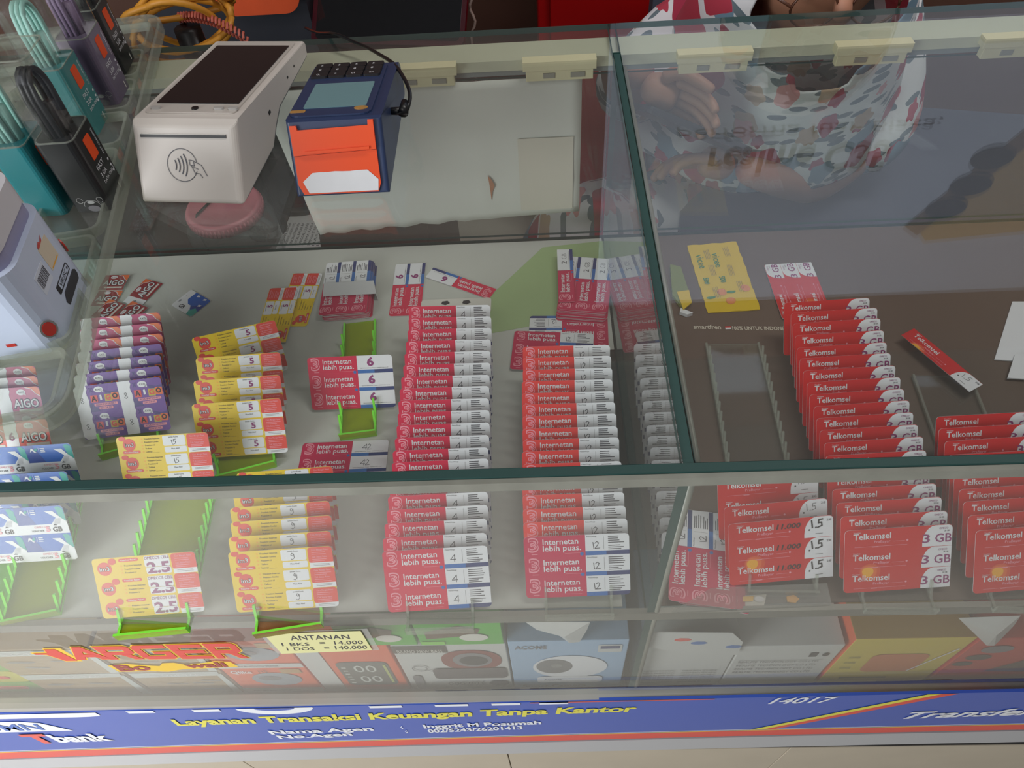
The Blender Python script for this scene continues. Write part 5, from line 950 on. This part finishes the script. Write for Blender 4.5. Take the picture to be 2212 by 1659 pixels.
for i, (a, b3, z0_, z1_, pos) in enumerate(((20, 262, Z0, Z0 + .075, 'lower left'), (20, 262, Z0 + .0755, Z0 + .148, 'upper left'), (264, 478, Z0, Z0 + .075, 'lower right'), (264, 478, Z0 + .0755, Z0 + .146, 'upper right'))):
    carton('wrapped_parcel', 'brown parcel wrapped in shiny clear film, %s of four below the red lettering' % pos, a, b3, z0_, z1_, YF, 0.09, kb, prints=[('film_seal', pr_film)], cat='parcel', group='film-wrapped brown parcels')
for i, (cl, pos) in enumerate((((106, 168, 50), 'lowest'), ((196, 190, 60), 'middle'), ((110, 170, 60), 'topmost'))):
    q = Mb(); nx, ny = 14, 6; V = []
    xa, xb2 = -0.80, xat(16); z0_ = Z0 + i * 0.036; pts = rrect(xa, z0_, xb2, z0_ + 0.035, 0.014, 4); q.prism(pts, YF + 0.004, YF + 0.10, mat('pack green %d' % i, cl, 0.35, noise=0.25, scale=18), axis='y')
    q.prism(rrect(xa, z0_ + 0.012, xb2 - 0.02, z0_ + 0.020, 0.003, 2), YF + 0.0032, YF + 0.004, redo, axis='y'); q.obj('snack_pack', label='soft green and yellow pack at the lower left corner, %s of three' % pos, cat='pack', group='soft green packs', bevel=0.003)
def pr_q(p, w, h):
    p.poly(rrect(0, 0, w, h * .17), 0, wc); p.poly(ell(w * .55, h * .55, w * .30, h * .26, 20), 0, gp); p.poly(ell(w * .48, h * .6, w * .14, h * .09, 16), 0.0003, grey); p.poly(rrect(w * .68, h * .78, w * .92, h * .95), 0.0002, mat('tan label', (180, 140, 90), 0.6))
    p.text('Qlike', w * .08, h * .80, h * .11, 0.0002, wht, w=w * .25, bold=.02); p.text('115', w * .42, h * .82, h * .1, 0.0002, ink, w=w * .1); p.text('PORTABLE BLUETOOTH SPEAKER', w * .12, h * .06, h * .05, 0.0003, pencil, w=w * .6)
for i, (z0_, z1_, pos) in enumerate(((Z0, Z0 + .083, 'lower'), (Z0 + .0835, Z0 + .160, 'upper'))):
    carton('speaker_box', 'orange carton with a grey speaker picture, %s of the stacked two' % pos, 480, 668, z0_, z1_, YF, 0.09, oc, prints=[('front_print', pr_q)], group='orange speaker cartons')
def pr_clock(p, w, h):
    p.poly(rrect(0, 0, w * .25, h), 0, wc); p.poly(rrect(w * .33, h * .14, w * .9, h * .68, 0.008), 0, mat('grey clock print', (96, 96, 92), 0.4)); dm = mat('digit print', (200, 204, 200), 0.4)
    p.text('00', w * .50, h * .46, h * .15, 0.0003, dm, w=w * .25); p.text('00', w * .50, h * .22, h * .15, 0.0003, dm, w=w * .25); 
    for k in range(6): p.poly(rrect(w * .37, h * (.2 + k * .07), w * .42, h * (.22 + k * .07)), 0.0003, dm)
    p.poly(rrect(w * .84, h * .2, w * .87, h * .62), 0.0003, mat('lime print', (180, 190, 110), 0.4))
carton('clock_box', 'orange carton with a digital clock picture beside the speaker cartons', 670, 868, Z0, Z0 + .142, YF, 0.09, oc, prints=[('front_print', pr_clock)])
def pr_jbl(p, w, h):
    p.poly(rrect(0, h * .86, w * .48, h), 0, mat('brown band', (70, 62, 56), 0.5)); p.text('BRAND NEW BASS', w * .04, h * .87, h * .06, .0003, offw, w=w * .4)
    p.poly(rrect(w * .40, h * .48, w * .94, h * .90, h * .18, 5), 0.0001, mat('maroon speaker print', (130, 48, 40), 0.5)); p.poly(ell(w * .68, h * .70, w * .18, h * .15, 18), 0.0004, grey); p.poly(ell(w * .69, h * .69, w * .13, h * .10, 18), 0.0006, ink)
    p.poly(rrect(w * .28, h * .28, w * .97, h * .52, h * .04, 3), 0.0006, mat('dark cylinder print', (84, 76, 80), 0.4)); p.stroke(ell(w * .17, h * .53, w * .07, h * .06, 12), .0012, .0006, grey); p.stroke([(w * .23, h * .5), (w * .3, h * .44)], .0012, .0006, grey)
    p.text('100.000', w * .72, h * .19, h * .075, 0.0006, pencil, w=w * .34, rot=math.pi); p.poly(rrect(w * .78, h * .08, w * .97, h * .2, h * .05, 3), 0.0003, pencil); p.poly(rrect(w * .06, h * .02, w * .15, h * .36, h * .03, 2), 0.0003, grey)
carton('speaker_box', 'white carton with a red and black speaker picture left of the light blue box', 870, 1104, Z0, Z0 + .140, YF, 0.09, wc, prints=[('front_print', pr_jbl)])
def pr_ac(p, w, h):
    p.text('ACOME', w * .05, h * .86, h * .06, 0, grey, w=w * .27, bold=.02); p.poly(rrect(w * .75, h * .78, w * .95, h * .92, .002), 0, wc); p.poly(rrect(w * .77, h * .85, w * .93, h * .90), .0003, navy)
    p.poly(ell(w * .52, h * .48, w * .33, h * .24, 28), 0.0001, wht); p.poly(ell(w * .38, h * .50, w * .16, h * .15, 24), 0.0004, mat('lens print', (110, 110, 112), 0.3)); p.poly(ell(w * .40, h * .52, w * .05, h * .04, 12), 0.0006, silv)
    p.poly(rrect(w * .22, h * .13, w * .82, h * .27, .006), .0003, wht); p.text('ACOME', w * .28, h * .18, h * .035, .0005, grey, w=w * .17); p.text('Smart Camera', w * .08, h * .02, h * .06, .0003, gp, w=w * .6, bold=.02)
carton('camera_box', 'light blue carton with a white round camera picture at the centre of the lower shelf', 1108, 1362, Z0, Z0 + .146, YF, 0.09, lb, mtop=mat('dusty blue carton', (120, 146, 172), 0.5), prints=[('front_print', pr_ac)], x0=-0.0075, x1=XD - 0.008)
def pr_green(p, w, h):
    p.poly([(w * .1, h * .3), (w * .7, h * .45), (w * .75, h * .7), (w * .5, h * .85), (w * .1, h * .6)], 0, mat('brown food print', (96, 70, 50), 0.5)); p.poly(ell(w * .66, h * .36, w * .17, h * .16, 16), .0003, offw); p.poly(rrect(w * .02, h * .05, w * .3, h * .2), .0002, mat('bright lime print', (120, 200, 60), 0.5))
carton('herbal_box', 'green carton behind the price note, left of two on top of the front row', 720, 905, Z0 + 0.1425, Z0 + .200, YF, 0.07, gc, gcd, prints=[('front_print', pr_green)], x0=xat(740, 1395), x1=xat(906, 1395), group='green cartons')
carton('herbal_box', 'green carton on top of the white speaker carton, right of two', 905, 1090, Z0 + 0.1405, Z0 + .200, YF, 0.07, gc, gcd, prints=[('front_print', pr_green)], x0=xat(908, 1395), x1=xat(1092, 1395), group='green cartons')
# right of the divider
def pr_lab(p, w, h):
    for k in range(4): p.text('REALME TECHNOLOGY CO LTD', w * .06, h * (.60 - k * .09), h * .045, 0, grey, w=w * .8)
    p.poly(rrect(w * .72, h * .74, w * .80, h * .84, .001), 0, ink); p.poly(ell(w * .88, h * .79, w * .035, h * .04, 12), 0, ink); p.poly(rrect(w * .05, h * .66, w * .9, h * .665), 0, grey)
def pr_sm(p, w, h):
    for k in range(6): p.text('KOTAK INI BERISI SATU', w * .06, h * (.36 - k * .055), h * .03, 0, grey, w=w * .36); p.text('HARAP BACA PETUNJUK', w * .5, h * (.36 - k * .055), h * .03, 0, grey, w=w * .4)
xd = XD + 0.006
carton('phone_box', 'white carton with small print just right of the divider, flap open', 1372, 1562, Z0, Z0 + .135, YF, 0.10, wc, prints=[('front_print', pr_sm)], x0=xd, x1=xat(1568))
carton('phone_box', 'plain white carton with a label strip, second right of the divider', 1568, 1778, Z0, Z0 + .120, YF, 0.10, wc, prints=[('front_print', pr_lab)])
def pr_y(p, w, h):
    p.poly(rrect(w * .28, h * .28, w * .78, h * .68, .01), 0, mat('orange picture', (196, 110, 60), 0.5)); p.stroke([(w * .72, h * .3), (w * .95, h * .78)], .002, .0003, wht)
    for k in range(3): p.text('POWER', w * .08, h * (.6 - k * .12), h * .04, .0002, mat('olive ink', (96, 96, 40), 0.5), w=w * .1)
    p.poly(rrect(w * .16, h * .12, w * .6, h * .15), .0002, MATS['olive ink']); p.poly(rrect(w * .55, h * .03, w * .8, h * .06), .0002, MATS['olive ink'])
carton('charger_box', 'yellow carton with an orange picture and orange side on the right lower shelf', 1784, 2020, Z0, Z0 + .135, YF, 0.10, yc, mat('ochre carton top', (170, 130, 50), 0.5), oc, prints=[('front_print', pr_y)])
def pr_r(p, w, h):
    p.poly([(w * .35, h * .25), (w * .75, h * .75), (w, h * .78), (w, h * .2)], 0, mat('brown device print', (92, 70, 60), 0.5)); p.poly(ell(w * .22, h * .78, w * .12, h * .08, 16), .0002, grey); p.poly(ell(w * .16, h * .6, w * .1, h * .06, 14), .0002, MATS['brown band']); p.poly(ell(w * .1, h * .45, w * .08, h * .05, 12), .0002, MATS['brown band'])
carton('gadget_box', 'red orange carton with dark device pictures at the right end of the lower shelf', 2026, 2290, Z0, Z0 + .130, YF, 0.10, rc_, prints=[('front_print', pr_r)])
q = Mb(); P = [at(u, v, y=0.016) for u, v in ((1396, 1350), (1580, 1352), (1602, 1372), (1590, 1400), (1500, 1398), (1392, 1382))]; q.prism([(p.x, p.z) for p in P], 0.0095, 0.0102, wc, axis='y')
for u, v, m in ((1475, 1383, redo), (1510, 1390, azure), (1585, 1398, azure)): p = at(u, v, y=0.009); q.prism(ell(p.x, p.z, 0.008, 0.004, 7), 0.0092, 0.0095, m, axis='y')
q.obj('carton_flap', label='open white carton flap with small red and blue marks right of the divider', cat='flap')
q = Mb(); P = [at(u, v, y=0.010) for u, v in ((2070, 1335), (2205, 1330), (2190, 1352), (2148, 1395), (2132, 1395))]; n = len(P); c = sum(P, Vector()) / n
q.add([(p.x, 0.010, p.z) for p in P] + [(c.x, 0.006, c.z)], [(i, (i + 1) % n, n) for i in range(n)], mat('crumpled white plastic', (206, 206, 204), 0.3, noise=0.08, scale=50)); q.add([(p.x, 0.0102, p.z) for p in P], [tuple(range(n))[::-1]], MATS['crumpled white plastic']); q.obj('plastic_wrap', label='crumpled white plastic wrap hanging in front of the red orange carton', cat='wrap')
q = Mb(); P = [at(u, v, y=0.011) for u, v in ((1135, 1345), (1275, 1345), (1268, 1362), (1252, 1388), (1230, 1390), (1205, 1372), (1160, 1362))]; n = len(P); c = sum(P, Vector()) / n
q.add([(p.x, 0.0115, p.z) for p in P] + [(c.x, 0.007, c.z)], [(i, (i + 1) % n, n) for i in range(n)], MATS['crumpled white plastic']); q.add([(p.x, 0.0117, p.z) for p in P], [tuple(range(n))[::-1]], MATS['crumpled white plastic']); q.obj('plastic_wrap', label='crumpled white plastic wrap on top of the light blue carton', cat='wrap')
# ================================================================ seated person
skin = mat('warm brown skin', (176, 124, 100), 0.55, noise=0.06, scale=20); fl = floral('floral cotton'); 
def skinned(name, verts, edges, m, parent=None, sub=2, root=0, smooth=True):
    me = bpy.data.meshes.new(name); me.from_pydata([v[:3] for v in verts], edges, []); me.materials.append(m); o = bpy.data.objects.new(name, me); COL.objects.link(o)
    if parent: o.parent = parent
    sk = o.modifiers.new('skin', 'SKIN'); sk.use_smooth_shade = True
    for i, v in enumerate(me.skin_vertices[0].data): r = verts[i][3]; v.radius = (r, r) if not isinstance(r, tuple) else r; v.use_root = (i == root)
    sb = o.modifiers.new('sub', 'SUBSURF'); sb.levels = sub; sb.render_levels = sub; return o
PV = thing('person', 'seated person in a floral headscarf and dress looking down at a phone behind the counter', 'person', (0.40, 0.86, -0.75)); ox, oy, oz = 0.40, 0.86, -0.75
def L_(p): return (p[0] - ox, p[1] - oy, p[2] - oz)
def V_(x, y, z, r): return (x - ox, y - oy, z - oz, r)
body_v = [V_(.42, .88, -.22, .11), V_(.40, .84, -.08, .10), V_(.37, .77, .06, .105), V_(.36, .73, .13, .055), V_(.358, .675, .17, .045), V_(.357, .635, .215, .075), V_(.357, .645, .285, .083),
  V_(.24, .76, .10, .05), V_(.17, .68, .05, .040), V_(.135, .61, .155, .028), V_(.168, .58, .135, .018),
  V_(.50, .76, .10, .05), V_(.505, .70, -.04, .042), V_(.43, .655, -.075, .034), V_(.34, .60, -.015, .025), V_(.30, .585, .008, .019),
  V_(.30, .78, -.25, .085), V_(.10, .66, -.16, .06), V_(.08, .70, -.50, .045), V_(.07, .66, -.70, .035), V_(.04, .58, -.72, .025),
  V_(.50, .78, -.26, .085), V_(.42, .60, -.32, .06), V_(.42, .68, -.55, .045), V_(.42, .66, -.70, .035), V_(.42, .56, -.72, .025)]
body_e = [(0, 1), (1, 2), (2, 3), (3, 4), (4, 5), (5, 6), (2, 7), (7, 8), (8, 9), (9, 10), (2, 11), (11, 12), (12, 13), (13, 14), (14, 15), (0, 16), (16, 17), (17, 18), (18, 19), (19, 20), (0, 21), (21, 22), (22, 23), (23, 24), (24, 25)]
body = skinned('body', body_v, body_e, skin, PV)
def finger_hand(name, palm, base_dir, spread, flen, r, thumb, curl):
    """palm block plus five separate bent fingers"""
    o = Vector(palm); d = Vector(base_dir).normalized(); s = Vector(spread).normalized(); n = d.cross(s).normalized()
    hv = [V_(*(o - d * 0.030), 0.017), V_(*o, (0.023)), V_(*(o + d * 0.020), 0.021)]; ho = skinned('hand', hv, [(0, 1), (1, 2)], skin, body)
    ho.parent = body
    for k, (ln) in enumerate(flen):
        b0 = o + d * 0.020 + s * (k - 1.5) * 0.0132; p1 = b0 + d * ln * .42 + n * curl * ln * .15; p2 = p1 + d * ln * .32 + n * curl * ln * .35; p3 = p2 + d * ln * .12 + n * curl * ln * .35
        skinned('finger', [V_(*(b0 - d * .016), r), V_(*b0, r), V_(*p1, r * .92), V_(*p2, r * .85), V_(*p3, r * .72)], [(0, 1), (1, 2), (2, 3), (3, 4)], skin, body, 2)
    t0 = o - d * .012 + s * thumb * .018; t1 = t0 + s * thumb * .018 + d * .016; t2 = t1 + d * .024 + n * curl * .01; t3 = t2 + d * .016 + n * curl * .008
    skinned('thumb', [V_(*t0, r * 1.3), V_(*t1, r * 1.15), V_(*t2, r), V_(*t3, r * .8)], [(0, 1), (1, 2), (2, 3)], skin, body, 2)
finger_hand('left', (.262, .580, .022), (-1, -.05, .42), (0.15, -.7, .5), (.054, .062, .058, .046), .0075, -1, -0.8)
finger_hand('right', (.186, .572, .128), (.9, -.15, -.28), (.3, -.3, .8), (.050, .058, .055, .043), .0070, 1, 0.7)
dress_v = [V_(.42, .88, -.24, .135), V_(.40, .84, -.08, .130), V_(.37, .775, .06, .130), V_(.36, .75, .13, .075), V_(.235, .765, .10, .064), V_(.165, .69, .06, .056), V_(.145, .63, .105, .046), V_(.505, .765, .10, .066), V_(.525, .71, -.03, .062), V_(.47, .685, -.07, .052),
  V_(.30, .76, -.24, .12), V_(.10, .63, -.135, .095), V_(.07, .67, -.36, .13), V_(.07, .66, -.60, .16), V_(.50, .78, -.26, .115), V_(.43, .62, -.33, .10), V_(.42, .66, -.60, .13)]
skinned('dress', dress_v, [(0, 1), (1, 2), (2, 3), (2, 4), (4, 5), (5, 6), (2, 7), (7, 8), (8, 9), (0, 10), (10, 11), (11, 12), (12, 13), (0, 14), (14, 15), (15, 16)], fl, body)
# headscarf: a draped shell with an opening for the face, falling over the chest
q = Mb(); n1, n2 = 40, 26; V = []
for j in range(n2 + 1):
    t = j / n2
    for i in range(n1):
        a = 2 * math.pi * i / n1; front = max(0, -math.sin(a))
        if t < 0.5:   # skull part
            ph = t / 0.5 * math.pi * 0.62; rx = 0.098 * math.sin(ph) + .001; zz = 0.300 + 0.098 * math.cos(ph); cx_, cy_ = 0.360, 0.655; rx2, ry2 = rx, rx * 1.05
        else:
            s = (t - .5) / .5; zz = 0.262 - s * 0.285; k = s ** .7; rx2 = 0.090 + 0.095 * k; ry2 = 0.094 + 0.05 * k; cx_ = 0.360; cy_ = 0.655 + 0.095 * s
            wob = 1 + 0.035 * math.sin(a * 7 + s * 3) * s + .02 * math.sin(a * 13) * s; rx2 *= wob; ry2 *= wob; zz -= 0.03 * s * front
        V.append((cx_ + rx2 * math.cos(a) - ox, cy_ + ry2 * math.sin(a) - oy, zz - oz))
F = []
for j in range(n2):
    for i in range(n1):
        am = 2 * math.pi * (i + .5) / n1; da = abs(((math.degrees(am) - 272 + 180) % 360) - 180); tt = (j + .5) / n2
        if (da / 50) ** 2 + ((tt - .47) / .25) ** 2 < 1: continue
        F.append((j * n1 + i, j * n1 + (i + 1) % n1, (j + 1) * n1 + (i + 1) % n1, (j + 1) * n1 + i))
q.add(V, [f[::-1] for f in F], fl, True); o = q.obj('headscarf', body); m_ = o.modifiers.new('s', 'SOLIDIFY'); m_.thickness = 0.003; m_ = o.modifiers.new('sb', 'SUBSURF'); m_.levels = 1; m_.render_levels = 1
# face details: nose, eyes, lips and glasses
fc = Vector((.345, .578, .265))
skinned('nose', [V_(.357, .565, .247, .008), V_(.356, .552, .225, .010), V_(.356, .546, .210, .0115)], [(0, 1), (1, 2)], skin, body)
lipm = mat('lip skin', (150, 84, 76), 0.5); skinned('lips', [V_(.337, .567, .181, .004), V_(.356, .558, .183, .007), V_(.376, .567, .181, .004)], [(0, 1), (1, 2)], lipm, body)
for sx in (-1, 1):
    q = Mb(); q.lathe([(0, -0.011), (0.008, -0.008), (0.011, 0), (0.008, 0.008), (0, 0.011)], mat('eye white', (220, 214, 206), 0.3), 16, (.357 + sx * .031 - ox, .574 - oy, .240 - oz)); q.obj('eye', body)
    q = Mb(); q.lathe([(0, -0.011), (0.009, -0.008), (0.0122, 0), (0.0122, 0.001), (0.0, 0.011)], skin, 16, (.357 + sx * .031 - ox, .5725 - oy, .244 - oz)); q.obj('eyelid', body)
gl_ = thing('glasses', 'thin brown framed glasses worn by the seated person', 'glasses', (.357, .550, .222)); gm_ = mat('brown glasses frame', (84, 50, 36), 0.3)
for sx in (-1, 1):
    q = Mb(); q.tube([(sx * .031 + .024 * math.cos(a / 20 * 6.283), 0, .002 + .019 * math.sin(a / 20 * 6.283)) for a in range(21)], 0.0014, gm_, 6); q.obj('rim', gl_)
    q = Mb(); q.tube([(sx * .055, 0, .006), (sx * .078, .03, .012), (sx * .082, .09, .016)], 0.0016, gm_, 6); q.obj('temple', gl_)
    q = Mb(); q.prism(ell(sx * .031, .002, .0235, .0185, 20), 0, .0006, clear('spectacle lens', (.98, .98, .97), .04), axis='y'); q.obj('lens', gl_)
q = Mb(); q.tube([(-.008, 0, .006), (0, -.002, .009), (.008, 0, .006)], 0.0014, gm_, 6); q.obj('bridge', gl_)
# phone held in the hands
ph = thing('smartphone', 'dark smartphone held edge-on in both hands of the seated person', 'phone', (.222, .572, .078), (R_(-30), R_(27), R_(2)))
q = Mb(); q.prism(rrect(-.074, -.036, .074, .036, .008), -.004, .004, mat('dark phone case', (44, 42, 52), 0.3)); q.obj('case', ph, bevel=.0012)
q = Mb(); q.prism(rrect(-.070, -.033, .070, .033, .006), .004, .0045, scr); q.obj('screen', ph)
# chair with dark cushion
ch = thing('chair', 'dark blue grey cushioned chair under the seated person', 'chair', (.47, .80, -.75)); cf = mat('dark blue grey fabric', (70, 72, 88), 0.8, noise=0.08, scale=30)
q = Mb(); q.prism(rrect(-.24, -.26, .24, .22, .05), .33, .385, cf); q.obj('seat', ch, bevel=.015); q = Mb(); q.prism(rrect(-.22, .5, .22, .95, .06), .30, .34, cf, axis='y'); q.obj('backrest', ch, bevel=.012)
for sx in (-.2, .2):
    for sy in (-.2, .18):
        q = Mb(); q.tube([(sx, sy, 0.001), (sx, sy, .33)], .014, blk, 8); q.obj('leg', ch)
for sx in (-.2, .2):
    q = Mb(); q.tube([(sx, .2, .33), (sx, .32, .55)], .012, blk, 8); q.obj('back_post', ch)
q = Mb(); q.prism([(-.30, -.16), (.34, -.10), (.36, .13), (.05, .20), (-.26, .06)], .0, .10, cf); o = q.obj('cushion', label='dark blue grey cushion on the lap of the seated person', cat='cushion', bevel=.03); o.location = (.53, .72, -.215)
